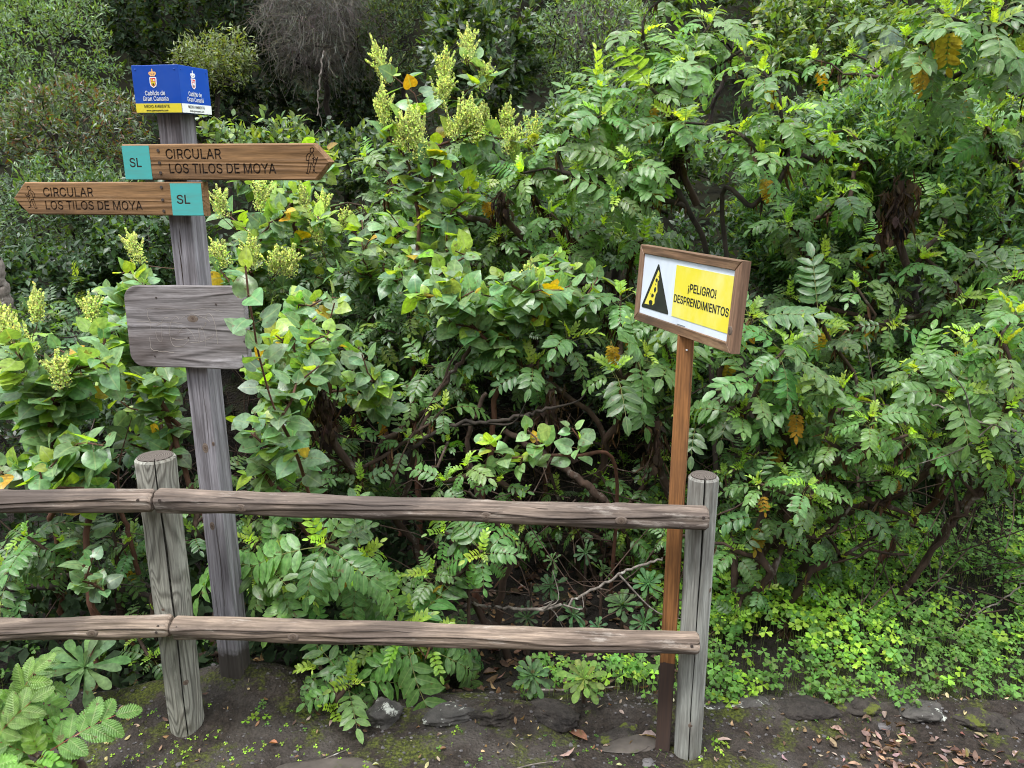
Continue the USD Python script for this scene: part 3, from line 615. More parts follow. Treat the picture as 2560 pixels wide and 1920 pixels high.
def decorate(M, band, palette, shift):
    def sheet_of(shape, lay, d=0.0004):
        tm = tm_of(solid(shape, d)); tm.apply_translation([0, 0, 0.0003 * lay - 0.0002]); tm.apply_transform(FRONT); tm.apply_translation([0, -bw / 2, 0]); tm.apply_transform(M); return tm
    puttm('band', sheet_of(sg.box(-bw / 2 + 0.0008, -bh / 2 + 0.0008, bw / 2 - 0.0008, -bh / 2 + 0.024), 1), band, bx)
    for (m, shp, lay) in crest():
        m = palette.get(m, m)
        from shapely import affinity
        s2 = affinity.translate(affinity.scale(shp, 0.00125, 0.00118, origin=(0, 0)), shift, 0.019)
        puttm('crest', sheet_of(s2, lay), m, bx)
    for (s, h_, w_, x, z, m, b) in (('Cabildo de', 0.0112, 0.060, shift + 0.002, -0.0098, 'print_white', False), ('Gran Canaria', 0.0112, 0.076, shift + 0.002, -0.0240, 'print_white', False),
                                    ('MEDIO AMBIENTE', 0.0072, 0.076, shift + 0.003, -0.0432, 'print_black', False), ('www.grancanaria.com', 0.0044, 0.066, shift + 0.003, -0.0535, 'print_black', False)):
        tm = text(s, h_, w_, 0.0004, b); tm.apply_translation([x, z, 0.0006]); tm.apply_transform(FRONT); tm.apply_translation([0, -bw / 2, 0]); tm.apply_transform(M)
        puttm('lettering', tm, m, bx)
    for (x, z) in ((-0.058, 0.049), (0.058, 0.049)):
        s = trimesh.creation.icosphere(2, 0.0022); s.apply_scale([1, 0.5, 1]); s.apply_translation([x, -bw / 2 - 0.0004, z]); s.apply_transform(M)
        puttm('rivet', s, 'enamel_blue', bx, True)
decorate(np.eye(4), 'enamel_yellow', {}, -0.008)
decorate(Mr, 'enamel_white', {'print_gold': 'print_white', 'enamel_yellow': 'print_white'}, -0.006)

# ------------------------------------------------------------------ warning sign
WB = np.array([0.4595, 2.065, -0.06])
warning = thing('warning_sign', 'framed yellow and white rockfall warning sign on a slim orange wooden post', 'warning sign', WB)
ob = rbox((0.0435, 0.0435, 1.335), 0.0035); ob = tm_of(ob.refine_to_length(0.1)); ob.apply_translation([0, 0, 0.6675])
ob.apply_transform(trimesh.transformations.rotation_matrix(math.radians(-14), [0, 0, 1])); ob.vertices[:, 0] += 0.0025 * ob.vertices[:, 2]
wp = puttm('post', ob, 'timber_orange', warning, 30)
zz = np.linspace(0.75, 1.27, 12)
V, F = tube(np.stack([0.0125 + 0.0025 * zz + 0.001 * np.sin(zz * 20), np.full(12, -0.0250) , zz], 1), 0.0008, 4)
put('crack', V, F, 'groove_dark', wp)
s = trimesh.creation.icosphere(1, 0.0028); s.apply_translation([0.002, -0.0228, 1.293]); puttm('screw', s, 'print_white', wp, True)
SW, SH, BAR, DEP = 0.5005, 0.218, 0.0245, 0.026
Ms = np.eye(4)
yaw, tilt, roll = math.radians(-71.6), math.radians(3.3), math.radians(-0.6)
Ms[:3, :3] = (trimesh.transformations.rotation_matrix(yaw, [0, 0, 1]) @ trimesh.transformations.rotation_matrix(-tilt, [1, 0, 0]) @ trimesh.transformations.rotation_matrix(-roll, [0, 1, 0]))[:3, :3]
Ms[:3, 3] = np.array([0.4423, 2.06, 1.3798]) - WB
def bar(pts, m, label=None):
    c = 0.003
    poly = sg.Polygon(pts); inn = poly.buffer(-c * 0.6, join_style=2)
    man = m3.Manifold.batch_hull([m3.Manifold.hull_points(np.array([(x, y, z) for z in (-DEP, -c) for x, y in poly.exterior.coords[:-1]])), m3.Manifold.hull_points(np.array([(x, y, 0.0) for x, y in inn.exterior.coords[:-1]]))])
    tm = tm_of(man); tm.apply_transform(FRONT)
    p = puttm('frame_bar', tm, m, warning, label=label); part_xf(p, Ms); return p
W2, H2, e = SW / 2, SH / 2, 0.0004
bar([(-W2, H2), (W2, H2), (W2 - BAR, H2 - BAR), (-W2 + BAR, H2 - BAR)], 'timber_frame')
bar([(-W2, -H2), (-W2 + BAR, -H2 + BAR), (W2 - BAR, -H2 + BAR), (W2, -H2)], 'timber_frame')
bar([(-W2, H2 - e), (-W2 + BAR - e, H2 - BAR), (-W2 + BAR - e, -H2 + BAR), (-W2, -H2 + e)], 'timber_frame_up')
kb = bar([(W2, H2 - e), (W2, -H2 + e), (W2 - BAR + e, -H2 + BAR), (W2 - BAR + e, H2 - BAR)], 'timber_frame_up', 'near frame bar with a round knot')
knot(kb, [W2 - BAR * 0.5, 0.0003, -0.055], [0.0095, 0.0022, 0.011])
def onpanel(shape, lay, name, m, parent=None):
    tm = tm_of(solid(shape, 0.0006)); tm.apply_translation([0, 0, -0.0050 + 0.0005 * lay]); tm.apply_transform(FRONT)
    p = puttm(name, tm, m, parent or warning)
    if parent is None: part_xf(p, Ms)
    return p
pw, ph = SW - 2 * BAR, SH - 2 * BAR
panel = tm_of(m3.Manifold.cube((pw + 0.008, ph + 0.008, 0.004), True).translate((0, 0, -0.0070))); panel.apply_transform(FRONT)
pan = puttm('panel', panel, 'panel_white', warning); part_xf(pan, Ms)
def uvp(fx, fy): return (fx - 0.5) * pw, (0.5 - fy) * ph
# fractions across the panel, perspective undone by its own quadrilateral
Q = np.array([(355, 275), (1430, 462), (1310, 1345), (285, 985)], float)
def homog():
    A, b = [], []
    for (x, y), (X_, Y_) in zip(Q, ((0, 0), (1, 0), (1, 1), (0, 1))):
        A += [[x, y, 1, 0, 0, 0, -X_ * x, -X_ * y], [0, 0, 0, x, y, 1, -Y_ * x, -Y_ * y]]; b += [X_, Y_]
    return np.append(np.linalg.solve(np.array(A), np.array(b)), 1).reshape(3, 3)
HM = homog()
def onq(x, y):
    q = HM @ np.array([x, y, 1.0]); return uvp(q[0] / q[2], q[1] / q[2])
def polyq(pts): return sg.Polygon([onq(*p) for p in pts])
yq = [onq(*p) for p in ((722, 407), (1420, 530), (1315, 1240), (655, 1030))]
x0, x1 = np.mean([yq[0][0], yq[3][0]]), min(np.mean([yq[1][0], yq[2][0]]), pw / 2)
z1, z0 = np.mean([yq[0][1], yq[1][1]]), np.mean([yq[2][1], yq[3][1]])
yel = onpanel(sg.box(x0, z0, x1, z1), 1, 'yellow_panel', 'panel_yellow')
ap, bl, br = onq(515, 383), onq(306, 915), onq(620, 1012)
tri = sg.Polygon([ap, bl, br])
blk = tri.buffer(-0.004, join_style=2).buffer(0.004, 6)
tp = onpanel(blk, 1, 'warning_triangle', 'print_black')
face = polyq([(514, 462), (525, 512), (518, 560), (520, 590), (500, 620), (497, 680), (498, 740), (480, 770), (465, 830), (462, 880), (440, 903), (342, 884)])
face = face.buffer(-0.0012)
onpanel(face, 2, 'slope_symbol', 'panel_yellow', tp)
rocks_ = unary_union([polyq([(478, 590), (490, 570), (503, 580), (502, 605), (488, 618), (478, 608)]), polyq([(460, 705), (470, 678), (484, 682), (484, 715), (470, 745), (460, 735)]), polyq([(425, 790), (432, 765), (446, 755), (457, 775), (450, 800), (432, 803)]),
                      polyq([(398, 860), (405, 840), (425, 835), (440, 850), (438, 880), (430, 896), (408, 892), (400, 880)]), polyq([(474, 640), (480, 632), (484, 645), (478, 655)]), polyq([(508, 548), (515, 545), (514, 556), (508, 558)]), polyq([(418, 760), (424, 752), (427, 764), (421, 768)])])
onpanel(rocks_, 3, 'falling_rocks_symbol', 'print_black', tp)
def panel_text(s, cx, cy, fx0, fx1, height, m='print_black'):
    a, b = onq(fx0, cy), onq(fx1, cy)
    tm = text(s, height, None, 0.0006, True)
    tm.apply_scale([(b[0] - a[0]) / (tm.bounds[1, 0] - tm.bounds[0, 0]), 1, 1])
    c = onq(cx, cy); tm.apply_translation([(a[0] + b[0]) / 2, c[1], -0.0050 + 0.001]); tm.apply_transform(FRONT)
    p = puttm('lettering', tm, m, warning); part_xf(p, Ms)
h1 = abs(onq(1020, 655)[1] - onq(1015, 780)[1]); h2 = abs(onq(1020, 840)[1] - onq(1010, 945)[1])
a, b = onq(855, 680), onq(1192, 760)
def text_between(s, pa, pb, height):
    A_, B_ = np.array(onq(*pa)), np.array(onq(*pb))
    tm = text(s, height, abs(B_[0] - A_[0]), 0.0006, True)
    tm.apply_translation([(A_[0] + B_[0]) / 2, (A_[1] + B_[1]) / 2, -0.0050 + 0.001]); tm.apply_transform(FRONT)
    p = puttm('lettering', tm, 'print_black', warning); part_xf(p, Ms)
text_between('¡PELIGRO!', (857, 683), (1190, 755), 0.0205)
text_between('DESPRENDIMIENTOS', (688, 816), (1338, 976), 0.0200)
fine = polyq([(720, 1122), (810, 1152), (810, 1157), (720, 1127)])
onpanel(fine, 1, 'fine_print', 'print_black')

# ------------------------------------------------------------------ plants: leaves as templates (unit length along x, up z)
class Leaf:
    def __init__(s, V, F, uv, stalk=None):
        s.V, s.F, s.uv = np.asarray(V, float), np.asarray(F, int), np.asarray(uv, float)
        s.N = normals_of(s.V, s.F)
        s.stalk = np.zeros(len(s.V)) if stalk is None else np.asarray(stalk, float)
def blade(rows, fold=0.18, droop=0.15, curl=0.0, mid=True):
    """rows: (x, half width, x shift of the edge). A folded, drooping blade."""
    V, uv = [], []
    for (x, w, dx) in rows:
        z = -droop * x * x
        V += [(x + dx, w, z + fold * w - curl * w * w * 4), (x, 0, z), (x + dx, -w, z + fold * w - curl * w * w * 4)]
        uv += [(1.0, x), (0.0, x), (-1.0, x)]
    F = []
    for i in range(len(rows) - 1):
        a = 3 * i
        for k in (0, 1):
            q = (a + k, a + k + 1, a + 4 + k, a + 3 + k)
            for t in ((q[0], q[2], q[1]), (q[0], q[3], q[2])):
                P = np.array([V[j] for j in t])
                if np.linalg.norm(np.cross(P[1] - P[0], P[2] - P[0])) > 1e-7: F.append(t)
    V, F = np.array(V), np.array(F)
    n = np.cross(V[F[:, 1]] - V[F[:, 0]], V[F[:, 2]] - V[F[:, 0]])[:, 2].sum()
    if n < 0: F = F[:, ::-1]
    return V, F, np.array(uv)
def with_petiole(V, F, uv, L, rad, drop=0.0):
    """Shifts the blade out along x by the petiole's length."""
    pv, pf = tube([(0, 0, 0), (L * 0.5, 0, -drop * 0.3), (L, 0, 0)], rad, 3)
    V2 = np.vstack([V + [L, 0, 0], pv]); F2 = np.vstack([F, pf + len(V)])
    return Leaf(V2, F2, np.vstack([uv, np.tile([[0.6, 0.5]], (len(pv), 1))]), np.r_[np.zeros(len(V)), np.ones(len(pv))])
HEART = [(0.0, 0.24, -0.12), (0.05, 0.38, -0.09), (0.14, 0.47, -0.04), (0.28, 0.50, -0.02), (0.45, 0.465, 0.0), (0.62, 0.37, 0.0), (0.78, 0.24, 0.0), (0.90, 0.115, 0.0), (1.0, 0.0, 0.0)]
HEARTS = [with_petiole(*blade([(x, w * q, dx) for x, w, dx in HEART], f, d, c), 0.42, 0.016) for f, d, c, q in ((0.10, 0.10, 0.0, 1.0), (0.22, 0.28, 0.05, 0.95), (-0.05, 0.35, 0.12, 1.05), (0.35, 0.05, 0.0, 0.92), (0.15, 0.5, 0.1, 0.98), (0.05, -0.15, 0.08, 1.0))]
ELL = [(0.0, 0.0, 0.0), (0.16, 0.155, 0.0), (0.45, 0.235, 0.0), (0.80, 0.16, 0.0), (1.0, 0.0, 0.0)]
DIA = [(0.0, 0.0, 0.0), (0.5, 0.24, 0.0), (1.0, 0.0, 0.0)]
LAN = [(0.0, 0.0, 0.0), (0.42, 0.14, 0.0), (1.0, 0.0, 0.0)]
OVA = [(0.0, 0.0, 0.0), (0.3, 0.24, 0.0), (0.65, 0.22, 0.0), (1.0, 0.0, 0.0)]
SPOON = [(0.0, 0.05, 0.0), (0.35, 0.05, 0.0), (0.6, 0.09, 0.0), (0.8, 0.145, 0.0), (0.93, 0.13, 0.0), (1.0, 0.05, 0.0)]
LANCES = [Leaf(*blade(LAN, f, d)) for f, d in ((0.3, 0.1), (0.2, 0.3), (0.4, 0.0), (0.1, -0.1))]
OVALB = [Leaf(*blade(DIA, f, d)) for f, d in ((0.3, 0.1), (0.15, 0.3), (0.4, 0.0), (0.0, 0.15))]
OVALS = [Leaf(*blade(OVA, f, d)) for f, d in ((0.3, 0.1), (0.15, 0.3), (0.4, 0.0), (0.0, 0.15))]
SPOONS = [Leaf(*blade(SPOON, f, d)) for f, d in ((0.5, 0.25), (0.3, 0.45), (0.7, 0.1))]
def toothed(n=11, w=0.28):
    rows = []
    for i in range(2 * n + 1):
        x = i / (2 * n)
        hw = w * (math.sin(math.pi * min(1, x * 0.93 + 0.035)) ** 0.75) * (1.12 if i % 2 else 0.86)
        rows.append((x, max(hw if 0 < i < 2 * n else 0.0, 0.0), 0.012 if i % 2 else 0.0))
    return rows
def compound(pairs, droop, fold, seed, rows=ELL, sub=0.27, spread=62, rad=0.0085, fall=0.25, start=0.32):
    """A pinnate leaf of unit length: a bending stalk with opposite leaflets and one at the end."""
    g = rng(seed)
    s = np.linspace(0, 1, 9)
    slim = rows is DIA
    ph = 0.25 - droop * s ** 1.2
    P = np.vstack([[0, 0, 0], np.cumsum(np.stack([np.cos(ph), 0.04 * np.sin(3 * s + seed), np.sin(ph)], 1)[1:] / 8, axis=0)])
    tv, tf = tube(P[[0, 4, 8]] if slim else P[::2], np.linspace(rad, rad * 0.45, 3 if slim else 5), 3)
    V, F, uv, st = [tv], [tf], [np.tile([[0.6, 0.5]], (len(tv), 1))], [np.ones(len(tv))]
    n = len(tv)
    def leaflet(o, d, up, L, fl):
        nonlocal n
        bv, bf, bu = blade(rows, fl, 0.15 + 0.25 * g.random(), 0.0)
        d = unit(d); side = unit(np.cross(up, d)); nn = np.cross(d, side)
        V.append(o + L * (bv[:, :1] * d + bv[:, 1:2] * side + bv[:, 2:] * nn)); F.append(bf + n); uv.append(bu); st.append(np.zeros(len(bv))); n += len(bv)
    for k in range(pairs):
        q = start + (0.97 - start) * k / pairs
        i = q * 8; a = int(i); o = P[a] + (P[min(a + 1, 8)] - P[a]) * (i - a)
        d = unit(P[min(a + 1, 8)] - P[a]); up = unit(np.cross(d, [0, 1.0, 0])) * -1
        up = up if up[2] > 0 else -up
        for sgn in (-1, 1):
            ang = math.radians(spread + g.normal(0, 7) - 12 * k / pairs)
            dd = d * math.cos(ang) + np.array([0, sgn, 0]) * math.sin(ang) + up * (fold - fall * g.random())
            L = sub * (0.72 + 0.4 * math.sin(math.pi * (0.25 + 0.6 * k / pairs))) * (0.9 + 0.2 * g.random())
            leaflet(o, dd, up + np.array([0, -sgn * 0.25, 0]) + g.normal(0, 0.12, 3), L, 0.15 + 0.2 * g.random())
    d = unit(P[8] - P[7]); up = unit(np.cross(d, [0, 1.0, 0])); up = up if up[2] > 0 else -up
    leaflet(P[8], d + g.normal(0, 0.1, 3), up, sub * 1.05, 0.2)
    return Leaf(np.vstack(V), np.vstack(F), np.vstack(uv), np.concatenate(st))
PINN = [compound(p, d, 0.12, 30 + i) for i, (p, d) in enumerate(((5, 0.7), (6, 1.0), (5, 1.3), (6, 0.5), (4, 0.9), (6, 1.5), (5, 1.1)))]
PINNY = [compound(p, d, 0.75, 50 + i, spread=48, sub=0.26, start=0.22) for i, (p, d) in enumerate(((5, 0.4), (6, 0.9), (5, 1.4)))]
PINNT = [compound(p, d, 0.1, 70 + i, rows=toothed(), sub=0.33, spread=58, start=0.28) for i, (p, d) in enumerate(((5, 0.7), (6, 1.0), (5, 1.3)))]
PINNTY = [compound(5, 0.8, 0.55, 80 + i, rows=toothed(9), sub=0.31, spread=46, start=0.22) for i in range(2)]
PINS = [compound(p, d, 0.15, 90 + i, rows=DIA, sub=0.30, rad=0.006) for i, (p, d) in enumerate(((4, 0.6), (5, 1.0), (4, 1.4), (5, 0.2)))]

class Foliage:
    """Leaves of one plant: placed in bulk, written as a part each (the largest in view) and the rest as one part."""
    def __init__(s, origin=(0, 0, 0)): s.items, s.bulk, s.origin = [], [], np.array(origin, float)
    def add_many(s, tpls, pos, xd, up, size, color, g):
        s.bulk.append((tpls, g.integers(len(tpls), size=len(pos)), pos, xd, up, size, color))
    def add(s, tpl, pos, xd, up, size, color, stalk=(0.16, 0.17, 0.05)):
        s.items.append((tpl, pos, xd, up, size, color, stalk))
    def build(s):
        groups = {}
        for it in s.items: groups.setdefault(id(it[0]), []).append(it)
        out = []
        for its in groups.values():
            t = its[0][0]
            out.append(s._place(t, np.array([i[1] for i in its], float), np.array([i[2] for i in its], float), np.array([i[3] for i in its], float), np.array([i[4] for i in its], float), np.array([i[5] for i in its], float), np.array([i[6] for i in its], float)))
        if s.bulk:
            tpls = s.bulk[0][0]; idx, pos, xd, up, size, color = (np.concatenate([b[k] for b in s.bulk]) for k in range(1, 7))
            for k, t in enumerate(tpls):
                w = idx == k
                if w.any(): out.append(s._place(t, pos[w], xd[w], up[w], size[w], color[w], color[w]))
        return out
    def _place(s, t, pos, x, up, sz, col, stk):
            x = unit(x)
            y = np.cross(up, x); bad = np.linalg.norm(y, axis=1) < 1e-4
            y[bad] = np.cross(x[bad], [0.3, 0.9, 0.1]); y = unit(y); z = np.cross(x, y)
            sz = sz[:, None, None]
            R = np.stack([x, y, z], 1)                                  # rows: local axes
            V = np.einsum('kj,njc->nkc', t.V, R) * sz + pos[:, None]
            N = np.einsum('kj,njc->nkc', t.N, R)
            col, stk = col[:, None], stk[:, None]
            C = col * (1 - t.stalk[None, :, None]) + stk * t.stalk[None, :, None]
            return t, V, N, C, pos
    def write(s, parent, name, m, parts=300, rest='foliage'):
        if not s.items and not s.bulk: return
        built, rank = s.build(), []
        for gi, (t, V, N, C, pos) in enumerate(built):
            c = V.mean(1) + s.origin - [0, 0, EYE]; d = c @ FWD
            u, v = c @ RIGHT / np.maximum(d, 0.05), c @ UP / np.maximum(d, 0.05)
            size = np.linalg.norm(V.max(1) - V.min(1), axis=1) / np.maximum(d, 0.05)
            size[(d < 0.1) | (np.abs(u) > 0.68) | (np.abs(v) > 0.52)] = -1
            rank.append(np.stack([size, np.full(len(V), gi), np.arange(len(V))], 1))
        rank = np.vstack(rank); rank = rank[np.argsort(-rank[:, 0], kind='stable')]
        cut = [r for r in rank[:parts] if r[0] * FPX >= 12]
        for (_, gi, k) in cut:
            gi, k = int(gi), int(k)
            t, V, N, C, pos = built[gi]
            put(name, V[k], t.F, m, parent, N=N[k], tint=C[k], uv=t.uv)
        others = rank[len(cut):]
        if len(others):
            v, f, n, c, u, o = [], [], [], [], [], 0
            for gi, (t, V, N, C, pos) in enumerate(built):
                k = others[others[:, 1] == gi, 2].astype(int); m_ = len(k)
                if not m_: continue
                v.append(V[k].reshape(-1, 3)); n.append(N[k].reshape(-1, 3)); c.append(np.broadcast_to(C, V.shape)[k].reshape(-1, 3)); u.append(np.tile(t.uv, (m_, 1)))
                f.append((t.F[None] + (np.arange(m_) * len(t.V))[:, None, None]).reshape(-1, 3) + o); o += m_ * len(t.V)
            put(rest, np.vstack(v), np.vstack(f), m, parent, N=np.vstack(n), tint=np.clip(np.vstack(c), 0.004, 1), uv=np.vstack(u), kind='stuff')

K = 2560 / 2212
def A(u, v, Y): return at(u * K, v * K, Y)
def vary(g, c, amount=0.18):
    return np.asarray(c) * (1 + amount * g.normal()) * (1 + 0.08 * g.normal(size=3))
class Skeleton:
    """Stems that join each tip to the nearest lower point of what has grown already."""
    def __init__(s, base, seed, trunk=None):
        s.g = rng(seed); s.P, s.par, s.len = [np.array(base, float)], [-1], [0.0]
        s.tips = []
        if trunk is not None:
            for p in smoothcurve(np.vstack([base, trunk]), 6 * len(trunk))[1:]: s._add(p, len(s.P) - 1)
    def _add(s, p, par):
        s.P.append(np.array(p, float)); s.par.append(par); s.len.append(s.len[par] + np.linalg.norm(s.P[par] - p)); return len(s.P) - 1
    def grow(s, tips, step=0.05, climb=0.8, wander=0.008, sag=0.0):
        tips = np.asarray(tips, float)
        for t in tips[np.argsort(np.linalg.norm(tips - s.P[0], axis=1))]:
            P = np.array(s.P); d = np.linalg.norm(P - t, axis=1)
            cost = d + climb * np.maximum(0, P[:, 2] - t[2]) + 0.12 * np.array(s.len)
            i = int(np.argmin(cost)); a = P[i]
            prev = unit(a - P[s.par[i]]) if s.par[i] >= 0 else np.array([0, 0, 1.0])
            ctrl = a + (0.5 * prev + 0.25 * np.array([0, 0, 1.0])) * d[i] * 0.45 - np.array([0, 0, sag]) * d[i]
            n = max(2, int(d[i] / step)); j = i
            for q in np.linspace(0, 1, n + 1)[1:]:
                p = (1 - q) ** 2 * a + 2 * q * (1 - q) * ctrl + q * q * t
                j = s._add(p + (s.g.normal(0, wander, 3) if q < 1 else 0), j)
            s.tips.append(j)
    def path(s, j, length):
        out, L = [s.P[j]], 0.0
        while s.par[j] >= 0 and L < length:
            L += np.linalg.norm(s.P[j] - s.P[s.par[j]]); j = s.par[j]; out.append(s.P[j])
        return np.array(out)                                                  # tip first
    def write(s, parent, name, m, r_tip=0.0018, power=0.45, r_max=0.05, sides=6, rmin=None):
        load = np.zeros(len(s.P))
        for t in s.tips:
            j = t
            while j >= 0: load[j] += 1; j = s.par[j]
        load = np.maximum(load, 1)
        far = np.array([s.len[j] for j in range(len(s.P))])
        r = np.minimum(r_tip * load ** power * (1 + 0.5 / (0.5 + far)), r_max)
        done, bag = np.zeros(len(s.P), bool), Bag(); done[0] = True
        for t in sorted(s.tips, key=lambda j: -s.len[j]):
            ch, j = [t], t
            while not done[j] and s.par[j] >= 0:
                done[j] = True; j = s.par[j]; ch.append(j)
            if len(ch) > 1:
                ch = ch[::-1]; rr = r[ch].copy()
                if len(ch) > 2: rr[0] = min(rr[0], rr[1] * 1.15)
                V, F = tube(np.array(s.P)[ch], rr, sides); bag.add(V, F)
        return bag.put(name, m, parent)
def cloud(g, u, v, Y, ru, rv, ry, n, shell=0.0):
    """n points in an ellipsoid given by the photograph's pixels and its depth in metres."""
    q = unit(g.normal(size=(n, 3))) * (shell + (1 - shell) * g.random((n, 1)) ** (1 / 3))
    return np.array([A(u + a * ru, v + b * rv, Y + c * ry) for a, b, c in q])
UPV = np.array([0, 0, 1.0])
C_SOR, C_SOR_Y = (0.145, 0.255, 0.115), (0.24, 0.37, 0.055)
C_PIN, C_PIN_Y = (0.096, 0.192, 0.060), (0.23, 0.36, 0.050)
C_YEL, C_DRY = (0.40, 0.27, 0.022), (0.062, 0.036, 0.023)

def fading(g):
    q = 0.55 * g.random(); return vary(g, np.array(C_YEL) * (1 - q) + np.array((0.16, 0.085, 0.03)) * q, 0.15)
def panicle(parent, base, d, L, W, seed, color=(0.50, 0.57, 0.19)):
    """A branched spike of hundreds of small hanging flowers, as one part."""
    g = rng(seed); d = unit(d); b = Bag()
    a = unit(np.cross(d, [0.2, 0.5, 0.8])); c = np.cross(d, a)
    oct_ = np.array([(1, 0, -0.6), (-0.5, 0.87, -0.6), (-0.5, -0.87, -0.6), (0, 0, 1.0)]) * 1.5; of = np.array([(0, 2, 1), (0, 1, 3), (1, 2, 3), (2, 0, 3)])
    arms = [(base, d, L)]; k = 11
    for i in range(k):
        q = 0.05 + 0.6 * i / k; th = i * 2.4 + g.normal(0, 0.3); r = a * math.cos(th) + c * math.sin(th)
        arms.append((base + d * q * L, unit(d + r * (0.55 + 0.3 * g.random())), (1 - 0.75 * q) * L * (0.45 + 0.25 * g.random()) * min(1.25, W / L * 3.6)))
    for _ in range(int(2700 * L)):
        q = 0.04 + 0.94 * g.random(); th = g.random() * 6.28
        w = 0.88 * W * (0.75 * math.sin(math.pi * min(1, 0.25 + 0.75 * q)) ** 0.8 + 0.08) * math.sqrt(g.random())
        b.add(base + d * q * L * 0.97 + (a * math.cos(th) + c * math.sin(th)) * w + oct_ * (0.0015 + 0.0012 * g.random()), of, vary(g, color, 0.25))
    for o, e, l in arms:
        pts = o + e * l * np.linspace(0, 1, 5)[:, None] + d * (0.12 * l * np.linspace(0, 1, 5)[:, None] ** 2)
        V, F = tube(pts, np.linspace(0.0012, 0.0005, 5), 3); b.add(V, F, (0.26, 0.26, 0.08))
        for _ in range(int(l * 1150)):
            q = 0.12 + 0.9 * g.random(); p = pts[0] + (pts[-1] - pts[0]) * q + unit(g.normal(size=3)) * 0.0085 * (1.15 - 0.8 * q)
            b.add(p + oct_ * (0.0016 + 0.0013 * g.random()), of, vary(g, color, 0.25))
    b.put('flower_panicle', 'leaf_dull', parent, smooth=False)
def sorrel(label, base, clouds, size, seed, trunk=None, spikes=(), tips=(), group=None, span=0.26, gap=0.026, young=0.16, name='heart_leaved_shrub', tone=(1, 1, 1), rtip=0.0023):
    g = rng(seed); base = np.array([base[0], base[1], ground_at(*base)])
    p = thing(name, label, 'shrub', base, group=group)
    sk = Skeleton((0, 0, -0.03), seed, None if trunk is None else np.array([A(*t) for t in trunk]) - base)
    pts = [np.array([A(*t) for t in tips])] if len(tips) else []
    pts += [cloud(g, *c[:6], int(c[6] * 1.2)) for c in clouds]
    sk.grow(np.vstack(pts) - base)
    sk.write(p, 'stem', 'bark_red', rtip, 0.42, 0.02)
    fo = Foliage(base)
    for j in sk.tips:
        path = smoothcurve(sk.path(j, span), 26); th = g.random() * 6.28
        L = np.r_[0, np.cumsum(np.linalg.norm(np.diff(path, axis=0), axis=1))]
        s = 0.0; k = 0
        while s < min(span, L[-1]):
            o = np.array([np.interp(s, L, path[:, i]) for i in range(3)])
            d = unit(path[0] - path[-1] + 1e-6)
            a = unit(np.cross(d, [0.31, 0.2, 0.9])); c = np.cross(d, a); th += 2.4 + g.normal(0, 0.3)
            out = unit((a * math.cos(th) + c * math.sin(th)) * 0.9 + d * (0.9 if k < 2 else 0.3) + np.array([0, -0.25, -0.02]) + g.normal(0, 0.15, 3))
            y = g.random() < young * (2.2 if k < 3 else 0.7)
            sz = 1.10 * size * (0.55 + 0.2 * k if k < 3 else 1.0) * (0.72 + 0.5 * g.random())
            col = vary(g, np.array(C_SOR_Y if y else C_SOR) * tone, 0.15)
            if g.random() < 0.018: col = vary(g, C_YEL)
            fo.add(HEARTS[g.integers(len(HEARTS))], o, out, UPV * 1.0 + np.array([0, -0.45, 0]) + g.normal(0, 0.42, 3), sz, col, (0.15, 0.17, 0.045) if y else (0.17, 0.12, 0.05))
            s += gap * (0.4 if k < 2 else 1.0) * (0.7 + 0.6 * g.random()); k += 1
    fo.write(p, 'leaf', 'leaf_waxy', 300)
    for i, (u, v, Y, L, W) in enumerate(spikes):
        q = A(u, v, Y) - base; P = np.array(sk.P); n = P[np.argmin(np.linalg.norm(P - (q - [0, 0, L * 0.6]), axis=1))]
        st = q - UPV * L * 0.5
        V, F = tube(smoothcurve([n, (n + st) / 2 + [0, 0, -0.02], st], 8), 0.0018, 4); put('flower_stalk', V, F, 'bark_red', p)
        panicle(p, st, UPV + g.normal(0, 0.13, 3) + 0.35 * unit(st - n) * (np.linalg.norm(st - n) > 0.03), L, W, seed * 31 + i)
    return p
STRIP = Leaf(*blade([(0, 0.03, 0), (0.3, 0.075, 0), (0.7, 0.065, 0), (1, 0.0, 0)], 0.9, 0.25))
STRIP2 = Leaf(*blade([(0, 0.03, 0), (0.4, 0.09, 0.0), (0.75, 0.05, 0), (1, 0.0, 0)], 1.4, -0.3))
def skirt(fo, g, path, n, L, spread=0.4):
    """Dead leaves hanging along a branch below its rosette."""
    for _ in range(n):
        o = path[min(len(path) - 1, int(abs(g.normal(0, 0.45)) * len(path)))] + g.normal(0, 0.006, 3)
        d = np.array([0, 0, -1.0]) + g.normal(0, 0.22, 3)
        fo.add(STRIP if g.random() < 0.6 else STRIP2, o, d, g.normal(0, 1, 3), 0.6 * L * (0.5 + 0.8 * g.random()), vary(g, C_DRY, 0.4))
